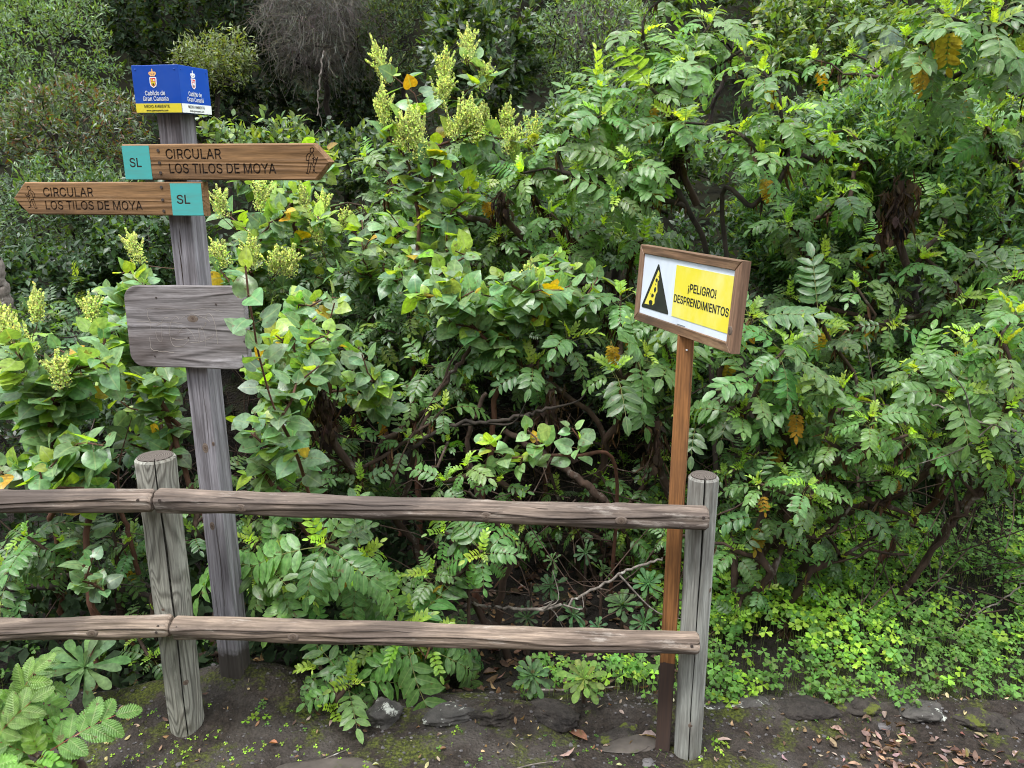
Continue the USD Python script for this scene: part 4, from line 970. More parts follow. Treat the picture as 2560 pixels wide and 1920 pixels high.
def rosette(fo, old, g, c, axis, L, n, seed, leaves=PINN, youngs=PINNY, tone=(1, 1, 1), lo=22, hi=112, yellow=0.008, ny=3, stalk=(0.19, 0.20, 0.07), col=C_PIN, coly=C_PIN_Y):
    axis = unit(axis); a = unit(np.cross(axis, [0.3, 0.8, 0.2])); b = np.cross(axis, a)
    th = g.random() * 6.28
    for k in range(n):
        th += 2.39996 + g.normal(0, 0.12)
        f = (k / max(n - 1, 1)) ** 0.8
        inc = math.radians(lo + (hi - lo) * f + g.normal(0, 9))
        radial = a * math.cos(th) + b * math.sin(th)
        d = axis * math.cos(inc) + radial * math.sin(inc)
        up = axis * math.sin(inc) - radial * math.cos(inc) + np.array([0, -0.25, 0.35])
        o = c - axis * 0.05 * f * (L / 0.2)
        if k < ny:
            q = k / ny
            fo.add(youngs[g.integers(len(youngs))], o, d, up, L * (0.32 + 0.4 * q) * (0.85 + 0.3 * g.random()), vary(g, np.array(coly) * tone, 0.15), (0.24, 0.26, 0.06))
        elif g.random() < yellow * (3.0 if f > 0.7 else 0.4):
            old.add(leaves[g.integers(len(leaves))], o, d - UPV * 0.7, up, L * (0.45 + 0.4 * g.random()), fading(g), (0.30, 0.22, 0.05))
        else:
            m = np.array(col) * (0.82 if g.random() < 0.35 else 1.0) + np.array(coly) * max(0, 0.4 - f) * 0.7
            fo.add(leaves[g.integers(len(leaves))], o, d, up, L * (0.72 + 0.38 * math.sin(math.pi * min(1, f + 0.15))) * (0.62 + 0.62 * g.random()), vary(g, m * np.array(tone), 0.16), stalk)
def pinnate(label, base, ros, seed, trunk=None, L=0.20, n=13, name='feather_leaved_shrub', tone=(1, 1, 1), dead=10, deadL=0.10, group=None, r_tip=0.0042, r_max=0.016, climb=0.8, m='bark_brown', sag=0.0, tilt=0.35, sat=0.85, lm='leaf_pinnate', **kw):
    g = rng(seed); ros = list(ros)
    for r in list(ros):
        for _ in range(2):
            if g.random() < sat: ros.append((r[0] + g.normal(0, 58), r[1] + g.normal(18, 45), r[2] + 0.05 + abs(g.normal(0, 0.12)), (r[3] if len(r) > 3 else 1.0) * 0.82))
    L, n = L * 0.80, n - 2
    base = np.array([base[0], base[1], ground_at(*base)])
    p = thing(name, label, 'shrub', base, group=group)
    sk = Skeleton((0, 0, -0.03), seed, None if trunk is None else np.array([A(*t) for t in trunk]) - base)
    sk.grow(np.array([A(*r[:3]) for r in ros]) - base, 0.06, climb, 0.010, sag)
    sk.write(p, 'branch', m, r_tip, 0.5, r_max, 7)
    fo, old = Foliage(base), Foliage(base)
    for j in sk.tips:
        path = smoothcurve(sk.path(j, 0.28), 14)
        d = unit(path[0] - path[min(4, len(path) - 1)])
        k = int(np.argmin([np.linalg.norm(A(*r[:3]) - base - sk.P[j]) for r in ros]))
        sc = ros[k][3] if len(ros[k]) > 3 else 1.0
        ax = d * 0.55 + UPV * 0.8 + np.array([0, -tilt, 0]) + g.normal(0, 0.18, 3)
        rosette(fo, old, g, sk.P[j], ax, L * sc, max(6, int(n * (0.85 + 0.3 * g.random()))), seed, tone=tone, **kw)
        skirt(old, g, path[2:], int(dead * (0.5 + g.random())), deadL * sc)
    fo.write(p, 'leaf', lm, 300)
    old.write(p, 'dead_leaf', 'leaf_dry', 90, 'dead_leaf_skirt')
    return p
def bush(name, label, cat, uvY, rad, ntips, leaves, size, per, col, seed, m='leaf_small', bark='bark_dark', base=None, trunk_r=0.03, col2=None, p2=0.15, shell=0.35, span=0.14, lift=0.35, tone_tip=1.0, group=None, twig=0.0012, extra=None, ry=None, droop=0.0):
    """A shrub or small tree whose leaves are too small to pick apart: stems, and one crown of single leaves along its twigs."""
    g = rng(seed)
    u, v, Y = uvY
    c = A(u, v, Y)
    base = np.array([c[0], c[1] + 0.1, ground_at(c[0], c[1] + 0.1)]) if base is None else np.array([*base, ground_at(*base)])
    p = thing(name, label, cat, base, group=group)
    pts = cloud(g, u, v, Y, *rad, ry or 0.5 * (rad[0] + rad[1]) / 1703 * Y, ntips, shell)
    pts = pts[[q[2] > ground_at(q[0], q[1]) + 0.02 for q in pts]]
    sk = Skeleton((0, 0, -0.05), seed); sk.grow(pts - base, 0.12, 0.6, 0.015)
    sk.write(p, 'trunk', bark, twig, 0.5, trunk_r, 5)
    fo = Foliage()
    ctr = c - base
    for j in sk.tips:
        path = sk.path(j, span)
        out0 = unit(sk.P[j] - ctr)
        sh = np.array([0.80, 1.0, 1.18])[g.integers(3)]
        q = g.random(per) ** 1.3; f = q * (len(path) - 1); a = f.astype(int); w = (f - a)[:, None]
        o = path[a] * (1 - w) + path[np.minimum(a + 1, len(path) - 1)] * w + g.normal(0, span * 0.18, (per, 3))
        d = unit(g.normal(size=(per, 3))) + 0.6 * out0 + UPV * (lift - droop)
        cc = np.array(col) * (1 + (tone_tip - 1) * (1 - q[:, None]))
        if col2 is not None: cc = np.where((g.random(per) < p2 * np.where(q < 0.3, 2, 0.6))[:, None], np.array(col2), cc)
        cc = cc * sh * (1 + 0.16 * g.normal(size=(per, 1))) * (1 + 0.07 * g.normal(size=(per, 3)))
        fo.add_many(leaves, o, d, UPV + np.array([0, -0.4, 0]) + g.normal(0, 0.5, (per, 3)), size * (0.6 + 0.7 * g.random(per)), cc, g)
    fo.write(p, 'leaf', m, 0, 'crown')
    if extra: extra(p, sk, g)
    return p

# ------------------------------------------------------------------ the wooded slope behind
bush('feathery_shrub', 'tall pale green feathery shrub in the upper left corner of the slope', 'shrub', (100, 110, 6.3), (160, 190), 300, LANCES, 0.042, 24, (0.074, 0.140, 0.050), 101, col2=(0.11, 0.17, 0.06), tone_tip=1.35, shell=0.1)
bush('feathery_shrub', 'olive shrub speckled with rusty seed heads left of the blue box', 'shrub', (150, 270, 5.5), (180, 100), 240, LANCES, 0.045, 24, (0.075, 0.115, 0.055), 102, col2=(0.11, 0.055, 0.025), p2=0.16)
bush('feathery_shrub', 'dark green fine-leaved shrub behind the left-pointing arrow board', 'shrub', (150, 460, 4.7), (190, 130), 300, LANCES, 0.045, 24, (0.055, 0.105, 0.045), 103, col2=(0.10, 0.16, 0.06))
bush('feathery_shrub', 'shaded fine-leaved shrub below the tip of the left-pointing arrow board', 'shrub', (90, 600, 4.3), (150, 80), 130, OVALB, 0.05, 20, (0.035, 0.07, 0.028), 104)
bush('yellow_green_shrub', 'small yellow-green shrub rising behind the right side of the blue box', 'shrub', (465, 125, 6.4), (100, 75), 150, LANCES, 0.04, 26, (0.085, 0.12, 0.034), 105, col2=(0.13, 0.16, 0.045), tone_tip=1.25, shell=0.0)
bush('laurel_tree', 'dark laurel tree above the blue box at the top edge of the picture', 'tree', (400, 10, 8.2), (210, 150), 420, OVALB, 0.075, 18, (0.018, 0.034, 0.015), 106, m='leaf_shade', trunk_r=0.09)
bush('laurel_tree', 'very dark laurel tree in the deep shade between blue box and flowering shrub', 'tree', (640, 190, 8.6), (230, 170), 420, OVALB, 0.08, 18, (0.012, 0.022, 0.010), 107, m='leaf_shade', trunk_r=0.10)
def heath_fibres(p, sk, g):
    b = Bag()
    for j in sk.tips:
        for _ in range(16):
            o = sk.P[j] + g.normal(0, 0.07, 3); d = unit(g.normal(size=3) + np.array([0, -0.2, -0.1])) * (0.10 + 0.16 * g.random())
            b.add(*tube([o, o + d * 0.5 + g.normal(0, 0.02, 3), o + d + np.array([0, 0, -0.04])], 0.0016, 3), vary(g, (0.125, 0.118, 0.10), 0.25))
    b.put('dead_twig', 'leaf_dry', p, kind='stuff')
bush('heath_tree', 'grey leafless heath tree with a haze of fine dead twigs at the top edge', 'tree', (690, 50, 7.4), (130, 110), 260, LANCES, 0.02, 6, (0.13, 0.115, 0.085), 108, m='leaf_dry', extra=heath_fibres, trunk_r=0.05)
bush('heath_tree', 'small grey dead heath between the glossy laurel and the top right shrubs', 'tree', (1300, 60, 6.9), (70, 60), 90, LANCES, 0.02, 6, (0.15, 0.13, 0.11), 109, m='leaf_dry', extra=heath_fibres, trunk_r=0.03)
bush('laurel_tree', 'glossy broad-leaved laurel behind the flower spikes of the tall shrub', 'tree', (1040, 110, 5.9), (130, 150), 230, OVALB, 0.075, 16, (0.034, 0.068, 0.026), 110, trunk_r=0.04, m='leaf_waxy')
bush('feathery_shrub', 'mid green feathery shrub right of the glossy laurel', 'shrub', (1290, 90, 6.0), (150, 120), 260, LANCES, 0.042, 24, (0.065, 0.12, 0.045), 111, col2=(0.12, 0.19, 0.06), tone_tip=1.2)
bush('feathery_shrub', 'dim olive shrub at the top edge left of the glossy laurel', 'shrub', (870, 70, 7.2), (110, 100), 190, LANCES, 0.045, 22, (0.036, 0.060, 0.027), 112, m='leaf_shade', col2=(0.09, 0.12, 0.05))
bush('leafy_shrub', 'low leafy shrub in the gap right of the right-pointing arrow board', 'shrub', (760, 340, 5.0), (130, 70), 110, OVALS, 0.05, 18, (0.04, 0.075, 0.032), 113, col2=(0.12, 0.18, 0.05))
bush('leafy_shrub', 'light leafy shrub between the blue box and the right-pointing arrow board', 'shrub', (560, 285, 4.5), (140, 45), 70, OVALS, 0.05, 12, (0.085, 0.145, 0.055), 114, col2=(0.17, 0.25, 0.06), p2=0.3, shell=0.0)
bush('leafy_shrub', 'dull leafy shrub behind the post below the left-pointing arrow board', 'shrub', (330, 520, 4.4), (140, 110), 190, OVALB, 0.05, 20, (0.045, 0.09, 0.036), 115)
bush('leafy_shrub', 'sunlit yellow-green shrub at the top right under the dark branch', 'shrub', (2040, 200, 5.0), (210, 150), 380, OVALB, 0.055, 22, (0.085, 0.145, 0.042), 116, col2=(0.17, 0.23, 0.05), p2=0.25)
bush('leafy_shrub', 'bright leafy shrub at the top edge right of the big feather-leaved crown', 'shrub', (1790, 70, 5.4), (170, 120), 300, OVALB, 0.055, 22, (0.08, 0.145, 0.045), 117, col2=(0.16, 0.22, 0.05), p2=0.2)
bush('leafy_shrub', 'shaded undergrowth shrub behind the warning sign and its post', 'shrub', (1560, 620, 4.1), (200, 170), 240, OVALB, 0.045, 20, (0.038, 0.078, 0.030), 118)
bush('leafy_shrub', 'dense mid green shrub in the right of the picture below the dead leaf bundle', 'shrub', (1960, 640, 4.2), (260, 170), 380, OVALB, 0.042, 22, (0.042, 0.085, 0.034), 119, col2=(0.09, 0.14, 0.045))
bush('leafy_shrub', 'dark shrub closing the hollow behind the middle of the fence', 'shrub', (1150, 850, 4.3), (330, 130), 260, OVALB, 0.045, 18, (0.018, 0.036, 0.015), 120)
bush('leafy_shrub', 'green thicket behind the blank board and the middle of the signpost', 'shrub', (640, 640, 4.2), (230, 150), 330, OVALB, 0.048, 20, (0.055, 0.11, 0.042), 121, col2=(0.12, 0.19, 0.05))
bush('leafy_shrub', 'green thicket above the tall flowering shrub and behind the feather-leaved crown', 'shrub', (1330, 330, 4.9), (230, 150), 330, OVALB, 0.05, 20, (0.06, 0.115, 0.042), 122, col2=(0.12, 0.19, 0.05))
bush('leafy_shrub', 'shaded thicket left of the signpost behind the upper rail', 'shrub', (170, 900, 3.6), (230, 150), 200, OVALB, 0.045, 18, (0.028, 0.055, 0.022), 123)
for i, (u, v, Y, ru, rv, col, lab) in enumerate(((150, -90, 11, 260, 150, (0.05, 0.085, 0.035), 'far tree on the slope above the upper left corner shrub'), (620, -80, 12, 300, 160, (0.022, 0.036, 0.018), 'far dark tree on the slope above the grey heath'), (1060, -70, 10.5, 280, 160, (0.035, 0.062, 0.028), 'far tree on the slope above the glossy laurel'), (1560, -60, 9, 300, 170, (0.055, 0.095, 0.04), 'far tree on the slope above the big feather-leaved crown'), (2080, -50, 8, 300, 190, (0.06, 0.105, 0.04), 'far tree on the slope above the dark branch at top right'))):
    bush('slope_tree', lab, 'tree', (u, v, Y), (ru, rv), 200, OVALB, 0.09, 18, np.array(col) * 0.7, 130 + i, trunk_r=0.10, m='leaf_shade')
# fine-leaved glossy shrub with whorled narrow leaves
def narrow(label, uvY, rad, ntips, seed, tone=1.0):
    bush('narrow_leaved_shrub', label, 'shrub', uvY, rad, ntips, LANCES, 0.052, 26, np.array((0.062, 0.135, 0.055)) * tone, seed, m='leaf_pinnate', col2=(0.19, 0.30, 0.055), p2=0.12, shell=0.5, span=0.16, lift=0.5, tone_tip=1.25)
narrow('glossy narrow-leaved shrub right of the warning sign top corner', (1720, 470, 3.9), (130, 150), 230, 141)
narrow('glossy narrow-leaved shrub with bright tips above the dead leaf bundle', (1960, 290, 3.9), (190, 110), 270, 142)
narrow('glossy narrow-leaved shrub at the right edge beside the dead leaf bundle', (2130, 470, 3.6), (130, 150), 240, 143)
for i, (lab, uvY, rad, nt, tone) in enumerate((('fine thicket of feather leaves behind the tall flowering shrub', (1120, 480, 4.4), (300, 110), 200, 1.0), ('fine thicket of feather leaves at the upper right behind the narrow-leaved shrubs', (1880, 380, 4.4), (330, 180), 240, 0.9), ('fine thicket of feather leaves behind the orange post', (1500, 800, 3.8), (220, 130), 100, 0.6),
        ('fine thicket of feather leaves behind the slanting stems at right', (1930, 880, 3.5), (300, 150), 170, 0.75), ('fine thicket of feather leaves in the middle under the heart leaves', (850, 680, 3.7), (320, 130), 180, 0.8), ('fine thicket of feather leaves left of the grey signpost', (200, 760, 3.7), (240, 140), 110, 0.8), ('fine thicket of feather leaves below the upper rail left of the hollow', (680, 1060, 3.1), (160, 70), 50, 0.7))):
    bush('feather_leaved_thicket', lab, 'shrub', uvY, rad, nt, PINS, 0.105, 7, np.array((0.070, 0.145, 0.048)) * tone, 150 + i, m='leaf_pinnate', col2=(0.17, 0.26, 0.05), p2=0.10, span=0.10, lift=0.2, shell=0.2, twig=0.0018)
# prickly pear far up the slope
c = A(1885, 112, 5.0); pb_ = np.array([c[0], c[1], ground_at(c[0], c[1])])
pp = thing('prickly_pear', 'blue-green prickly pear pads peeping from the shrubs at upper right', 'cactus', pb_)
for dx, dz, a in ((-0.10, 0.0, 0.2), (0.11, 0.02, -0.25), (0.0, -0.2, 0.0), (0.02, -0.45, 0.1)):
    s = trimesh.creation.icosphere(2, 1.0); s.apply_scale([0.075, 0.018, 0.115]); s.apply_transform(trimesh.transformations.rotation_matrix(a, [0, 1, 0])); s.apply_translation(c - pb_ + [dx, 0, dz])
    puttm('pad', s, 'leaf_dull', pp, True, tint=np.tile([[0.13, 0.19, 0.14]], (len(s.vertices), 1)))

# ------------------------------------------------------------------ heart-leaved shrubs
sorrel('large heart-leaved shrub with yellow-green flower spikes at the left edge', (-1.75, 2.75), [(110, 800, 2.65, 150, 130, 0.22, 17)], 0.068, 201,
       spikes=[(75, 660, 2.75, 0.13, 0.035), (25, 720, 2.6, 0.15, 0.05), (70, 725, 2.65, 0.12, 0.045), (195, 670, 2.8, 0.11, 0.04), (130, 800, 2.5, 0.12, 0.045), (10, 690, 2.7, 0.12, 0.04)], young=0.2)
sorrel('heart-leaved shrub filling the space between left edge and grey signpost', (-1.05, 3.0), [(320, 850, 2.85, 120, 170, 0.25, 22)], 0.058, 202, young=0.22)
sorrel('heart-leaved shrub with leaves just above the upper left rail', (-1.5, 2.5), [(130, 1000, 2.5, 160, 70, 0.14, 15)], 0.060, 203, young=0.12)
sorrel('slender heart-leaved shoot overlapping the right edge of the blank board', (-0.50, 2.62), [], 0.060, 204, trunk=[(690, 1130, 2.5), (640, 980, 2.38), (592, 880, 2.27), (560, 770, 2.17), (546, 690, 2.12)],
       tips=[(530, 575, 2.10), (640, 830, 2.4), (690, 790, 2.45), (610, 900, 2.3)], span=0.36, gap=0.034)
sorrel('tall heart-leaved shrub with big flower spikes in the middle of the picture', (-0.42, 3.35), [(940, 400, 3.5, 120, 70, 0.15, 8), (960, 560, 3.4, 90, 70, 0.2, 7)], 0.066, 205, trunk=[(892, 800, 3.38), (893, 640, 3.42), (905, 480, 3.48), (885, 390, 3.52)],
       tips=[(850, 165, 3.6), (900, 250, 3.55), (965, 205, 3.6), (1005, 125, 3.6), (1035, 180, 3.6), (840, 300, 3.5), (870, 330, 3.5), (930, 330, 3.5), (990, 300, 3.55), (1080, 300, 3.6), (1140, 310, 3.6), (1010, 230, 3.6)], young=0.3, span=0.22, gap=0.03,
       spikes=[(838, 128, 3.6, 0.20, 0.05), (962, 150, 3.6, 0.17, 0.055), (1012, 90, 3.6, 0.17, 0.05), (1040, 165, 3.6, 0.13, 0.045), (830, 230, 3.5, 0.20, 0.05), (862, 280, 3.45, 0.17, 0.06), (910, 285, 3.45, 0.24, 0.075), (975, 255, 3.5, 0.19, 0.07),
               (945, 195, 3.55, 0.15, 0.05), (1030, 265, 3.5, 0.17, 0.06), (1060, 245, 3.6, 0.15, 0.04), (1085, 258, 3.6, 0.16, 0.045), (1095, 300, 3.55, 0.13, 0.05), (1145, 285, 3.6, 0.14, 0.05)])
sorrel('broad heart-leaved shrub in the centre left of the warning sign', (-0.15, 3.05), [(1060, 650, 3.0, 190, 90, 0.2, 24)], 0.060, 206, young=0.10)
sorrel('low heart-leaved branch with light leaves hanging over the dark hollow', (0.42, 3.05), [], 0.052, 207, trunk=[(1330, 1010, 2.85), (1240, 985, 2.72), (1140, 985, 2.66)], tips=[(1050, 965, 2.62), (1080, 945, 2.62), (1140, 930, 2.64), (1125, 1000, 2.6), (1235, 925, 2.7), (1255, 960, 2.7), (1160, 960, 2.62)], span=0.10, gap=0.022, young=0.1, tone=(1.25, 1.2, 1.1))
sorrel('heart-leaved shrub with many flower spikes behind the signpost', (-1.15, 3.75), [(590, 530, 3.6, 170, 120, 0.25, 30)], 0.058, 208, young=0.22,
       spikes=[(560, 420, 3.6, 0.16, 0.05), (480, 440, 3.5, 0.13, 0.05), (545, 545, 3.4, 0.15, 0.06), (620, 560, 3.4, 0.15, 0.05), (300, 535, 3.5, 0.15, 0.05), (660, 430, 3.6, 0.16, 0.035), (700, 440, 3.6, 0.12, 0.04), (590, 560, 3.4, 0.13, 0.05), (490, 545, 3.45, 0.13, 0.05), (740, 470, 3.6, 0.1, 0.03)])
sorrel('heart-leaved shrub spreading between the blank board and the centre', (-0.72, 3.05), [(700, 790, 2.85, 160, 170, 0.3, 28)], 0.058, 209, young=0.16)
sorrel('heart-leaved shrub with pale leaves behind the right-pointing arrow board', (-1.1, 4.2), [(620, 370, 4.1, 130, 60, 0.3, 16)], 0.060, 210, young=0.3)
sorrel('young heart-leaved shoot below the upper left rail', (-1.22, 2.55), [], 0.050, 211, trunk=[(215, 1330, 2.42), (205, 1260, 2.38)], tips=[(200, 1205, 2.36), (180, 1255, 2.36), (225, 1275, 2.34)], span=0.10, gap=0.022, young=0.1)
sorrel('heart-leaved shrub just left of the blank board and above the thick fence post', (-1.05, 2.7), [(270, 620, 2.95, 60, 70, 0.15, 7), (300, 720, 2.8, 70, 60, 0.12, 6)], 0.055, 212, young=0.15)
sorrel('small heart-leaved shrub beside the foot of the grey signpost above the rail', (-0.62, 2.75), [(560, 960, 2.6, 70, 70, 0.12, 8)], 0.052, 213, young=0.2)

sorrel('heart-leaved shrub right of the blank board half way up the thicket', (-0.55, 3.6), [(800, 560, 3.5, 160, 110, 0.25, 20)], 0.058, 214, young=0.25, spikes=[(690, 500, 3.5, 0.12, 0.04)])
sorrel('heart-leaved shrub in the thicket behind the lone flower spike left of the warning sign', (0.15, 3.4), [(1180, 620, 3.25, 130, 90, 0.2, 14)], 0.055, 215, young=0.15, spikes=[(1140, 590, 3.0, 0.11, 0.03)])

# ------------------------------------------------------------------ feather-leaved shrubs
pinnate('big feather-leaved shrub whose crown rises above the warning sign', (0.95, 3.35), [(1532, 55, 3.5), (1480, 130, 3.4), (1405, 190, 3.3), (1290, 170, 3.5), (1225, 285, 3.4), (1455, 255, 3.25), (1360, 345, 3.2), (1300, 250, 3.3), (1600, 110, 3.6), (1250, 380, 3.3), (1390, 80, 3.6), (1330, 420, 3.2)], 301,
        trunk=[(1533, 720, 3.35), (1525, 540, 3.3), (1490, 460, 3.3), (1462, 400, 3.3), (1450, 300, 3.35)], L=0.23, n=15, tone=(1.25, 1.22, 1.15), dead=10, m='bark_dark', r_max=0.012)
pinnate('feather-leaved shrub with a hanging golden leaf right of the big crown', (1.15, 3.15), [(1687, 245, 3.05, 1.15), (1641, 335, 3.0), (1600, 290, 3.1), (1740, 300, 3.2)], 302, trunk=[(1560, 470, 3.25), (1625, 445, 3.1), (1668, 400, 3.05)], L=0.23, n=15, tone=(1.2, 1.18, 1.1), dead=10, m='bark_dark', r_max=0.010)
pinnate('feather-leaved tree leaning in from the top right corner on a dark branch', (2.9, 3.2), [(2053, 40, 2.8, 1.1), (2140, 55, 2.8), (1960, 80, 2.9), (2010, 110, 2.9), (2190, 130, 3.0), (2090, 150, 3.1)], 303, trunk=[(2330, 60, 3.0), (2230, 25, 2.9), (2190, 45, 2.85), (2120, 60, 2.82)], L=0.23, n=14, tone=(1.15, 1.12, 1.1), dead=8, m='bark_dark')
pinnate('low mounded feather-leaved shrub in the middle behind the heart leaves', (0.05, 3.9), [(1040, 300, 3.8), (1120, 390, 3.7), (1190, 460, 3.6), (980, 400, 3.9), (900, 490, 3.9), (1080, 510, 3.6), (800, 460, 4.0), (1010, 470, 3.8), (1300, 490, 3.6), (1390, 520, 3.5), (1170, 330, 3.8), (850, 400, 4.0), (1220, 540, 3.5)], 304, L=0.22, n=14, tone=(1.15, 1.15, 1.05), dead=20, deadL=0.11)
pinnate('shaded feather-leaved shrub hanging over the hollow left of the orange post', (0.30, 3.25), [(1330, 800, 2.85, 1.1), (1230, 730, 3.0), (1150, 790, 3.0), (1420, 690, 2.9), (1390, 770, 2.85), (1340, 640, 3.1), (1440, 800, 2.9), (1250, 650, 3.2)], 305, L=0.24, n=13, sat=0.4, dead=22, deadL=0.10, yellow=0.018)
pinnate('feather-leaved undergrowth below the heart leaves left of the hollow', (-0.35, 3.1), [(960, 880, 2.95), (880, 950, 2.9), (1010, 830, 3.05), (760, 920, 2.9), (820, 870, 3.0), (700, 980, 2.8), (920, 790, 3.1), (640, 1040, 2.7), (780, 1040, 2.75)], 306, L=0.18, n=12, sat=0.25, dead=20, deadL=0.10, yellow=0.018)
pinnate('low feather-leaved shrub with lime shoots between the two rails', (-0.45, 2.62), [(700, 1175, 2.28, 1.1), (590, 1230, 2.36), (780, 1215, 2.38), (640, 1270, 2.36, 0.8), (540, 1170, 2.5)], 307, L=0.25, n=14, sat=0.2, dead=4, tone=(1.2, 1.2, 1.1), tilt=0.8)
pinnate('small feather-leaved shrub with lime shoots below the middle of the upper rail', (-0.02, 2.68), [(1042, 1195, 2.38), (960, 1150, 2.5, 0.8), (1090, 1150, 2.55, 0.8), (930, 1240, 2.5, 0.8)], 308, L=0.21, n=12, sat=0.0, dead=4, tone=(1.2, 1.2, 1.1), tilt=0.7)
pinnate('airy young feather-leaved shrub standing on the upper rail line in the middle', (-0.05, 2.85), [(1005, 1010, 2.6, 0.9), (960, 1040, 2.62, 0.8), (1080, 1040, 2.62, 0.8), (1120, 1075, 2.66, 0.7)], 309, L=0.18, n=11, sat=0.2, dead=2, tone=(1.2, 1.25, 1.1))
pinnate('feather-leaved plant by the path under the left end of the lower rail', (-0.50, 2.40), [(755, 1475, 2.22, 1.0), (690, 1440, 2.27, 0.9), (720, 1530, 2.2, 0.8)], 310, L=0.22, n=13, sat=0.2, dead=3, tone=(1.25, 1.25, 1.15), tilt=1.0, stalk=(0.2, 0.2, 0.08))
pinnate('dark feather-leaved plant drooping to the path under the middle of the lower rail', (-0.25, 2.50), [(870, 1375, 2.32, 1.1), (930, 1400, 2.34), (820, 1390, 2.36), (900, 1330, 2.45)], 311, L=0.26, n=13, sat=0.3, dead=3, tone=(0.95, 1.0, 0.95), lo=50, hi=140, tilt=0.9)
pinnate('feather-leaved shrub directly right of the warning sign', (1.10, 3.0), [(1625, 680, 2.75), (1700, 750, 2.62), (1640, 830, 2.62), (1770, 690, 2.8), (1600, 890, 2.65), (1720, 860, 2.65)], 312, L=0.23, n=13, dead=10, tone=(0.95, 1.0, 0.95), yellow=0.018)
pinnate('feather-leaved shrub at the right edge with lime shoots', (1.75, 3.0), [(2195, 680, 2.5), (2170, 745, 2.42), (2050, 850, 2.5), (2180, 880, 2.45), (1980, 800, 2.65), (2110, 960, 2.5), (2200, 1000, 2.5), (2090, 760, 2.65)], 313, trunk=[(1860, 1390, 2.85), (1950, 1280, 2.75), (2070, 1100, 2.62), (2130, 1040, 2.56), (2140, 960, 2.55)], L=0.21, n=13, dead=8, tone=(1.15, 1.15, 1.05), r_max=0.010, r_tip=0.0035)
pinnate('feather-leaved shrub on slanting stems right of the pale fence post', (1.22, 2.95), [(1880, 905, 2.42, 0.95), (1745, 1050, 2.38, 0.9), (1960, 940, 2.5, 0.9), (1820, 840, 2.6), (1930, 1020, 2.55, 0.8), (1800, 960, 2.55, 0.8)], 314, trunk=[(1610, 1290, 2.8), (1690, 1130, 2.68), (1790, 1010, 2.58), (1860, 960, 2.5)], L=0.19, n=13, dead=10, r_max=0.012, r_tip=0.004, tone=(1.1, 1.12, 1.0), yellow=0.018)
pinnate('shaded feather-leaved shrub close behind the pale fence post', (0.95, 2.75), [(1600, 1010, 2.68, 0.9), (1650, 1110, 2.62, 0.9), (1585, 1190, 2.6, 0.8), (1690, 1180, 2.68, 0.8), (1640, 1270, 2.6, 0.7), (1590, 1330, 2.55, 0.7), (1700, 1030, 2.6, 0.8), (1760, 1160, 2.62, 0.8), (1840, 1090, 2.6, 0.8), (1740, 1260, 2.7, 0.6), (1820, 1210, 2.75, 0.6)], 315, L=0.20, n=12, dead=6, tone=(0.9, 0.95, 0.9))
pinnate('feather-leaved shrub in the gap between pale stems at far right', (1.95, 3.4), [(1930, 700, 3.0), (2080, 640, 3.0), (1850, 620, 3.1), (2000, 560, 3.2), (2190, 600, 2.9)], 316, L=0.21, n=12, dead=16, tone=(0.9, 0.95, 0.85), yellow=0.018)
pinnate('dark feather-leaved shrub behind the lower left rail', (-1.55, 2.75), [(60, 1160, 2.55), (150, 1190, 2.6), (20, 1230, 2.5), (280, 1170, 2.6, 0.8), (260, 1230, 2.6, 0.8)], 317, L=0.20, n=12, dead=5, tone=(0.9, 0.95, 0.9))
pinnate('small feather-leaved plant behind the thick post at the foot of the signpost', (-1.05, 2.62), [(420, 1150, 2.55, 0.8), (430, 1090, 2.6, 0.8), (330, 1420, 2.4, 0.7), (300, 1380, 2.45, 0.7), (540, 1110, 2.55, 0.8)], 318, L=0.18, n=11, dead=3)
pinnate('large toothed feather-leaved shoots in the lower left corner by the path', (-1.22, 1.92), [(10, 1570, 1.70, 0.9), (85, 1635, 1.62, 0.9), (-45, 1630, 1.58, 0.9), (50, 1510, 1.78, 0.5)], 319, L=0.265, n=11, dead=0, tone=(1, 1, 1), lm='leaf_toothed', col=(0.125, 0.255, 0.055), coly=(0.17, 0.32, 0.055), leaves=PINNT, youngs=PINNTY, stalk=(0.26, 0.07, 0.05), ny=3, yellow=0.0, tilt=0.5, hi=95, sat=0.0)
pinnate('feather-leaved shrub rising at the upper right edge under the branch', (2.3, 3.9), [(2150, 290, 3.4), (2190, 230, 3.5), (2060, 330, 3.6), (1850, 160, 4.3), (1960, 200, 4.2), (1760, 130, 4.4)], 320, L=0.22, n=13, dead=10, tone=(1.15, 1.15, 0.95), yellow=0.018)

pinnate('feather-leaved shrub in front of the narrow leaves right of the big crown', (1.45, 3.6), [(1820, 420, 3.35), (1900, 520, 3.3), (1780, 560, 3.3), (2040, 420, 3.4), (2130, 380, 3.4), (1990, 560, 3.2), (2110, 560, 3.2), (1850, 300, 3.6), (1700, 480, 3.4)], 321, L=0.20, n=13, dead=6, tone=(1.1, 1.1, 1.0), r_max=0.010)
pinnate('small shaded feather-leaved shrub deep in the hollow left of the orange post', (0.38, 3.15), [(1200, 1060, 3.2), (1300, 1030, 3.1), (1390, 1050, 3.0), (1430, 1120, 2.9), (1350, 1150, 3.0), (1250, 1140, 3.1), (1130, 1130, 3.1), (1420, 990, 3.0)], 322, L=0.17, n=11, dead=8, tone=(0.75, 0.8, 0.75), r_max=0.009)
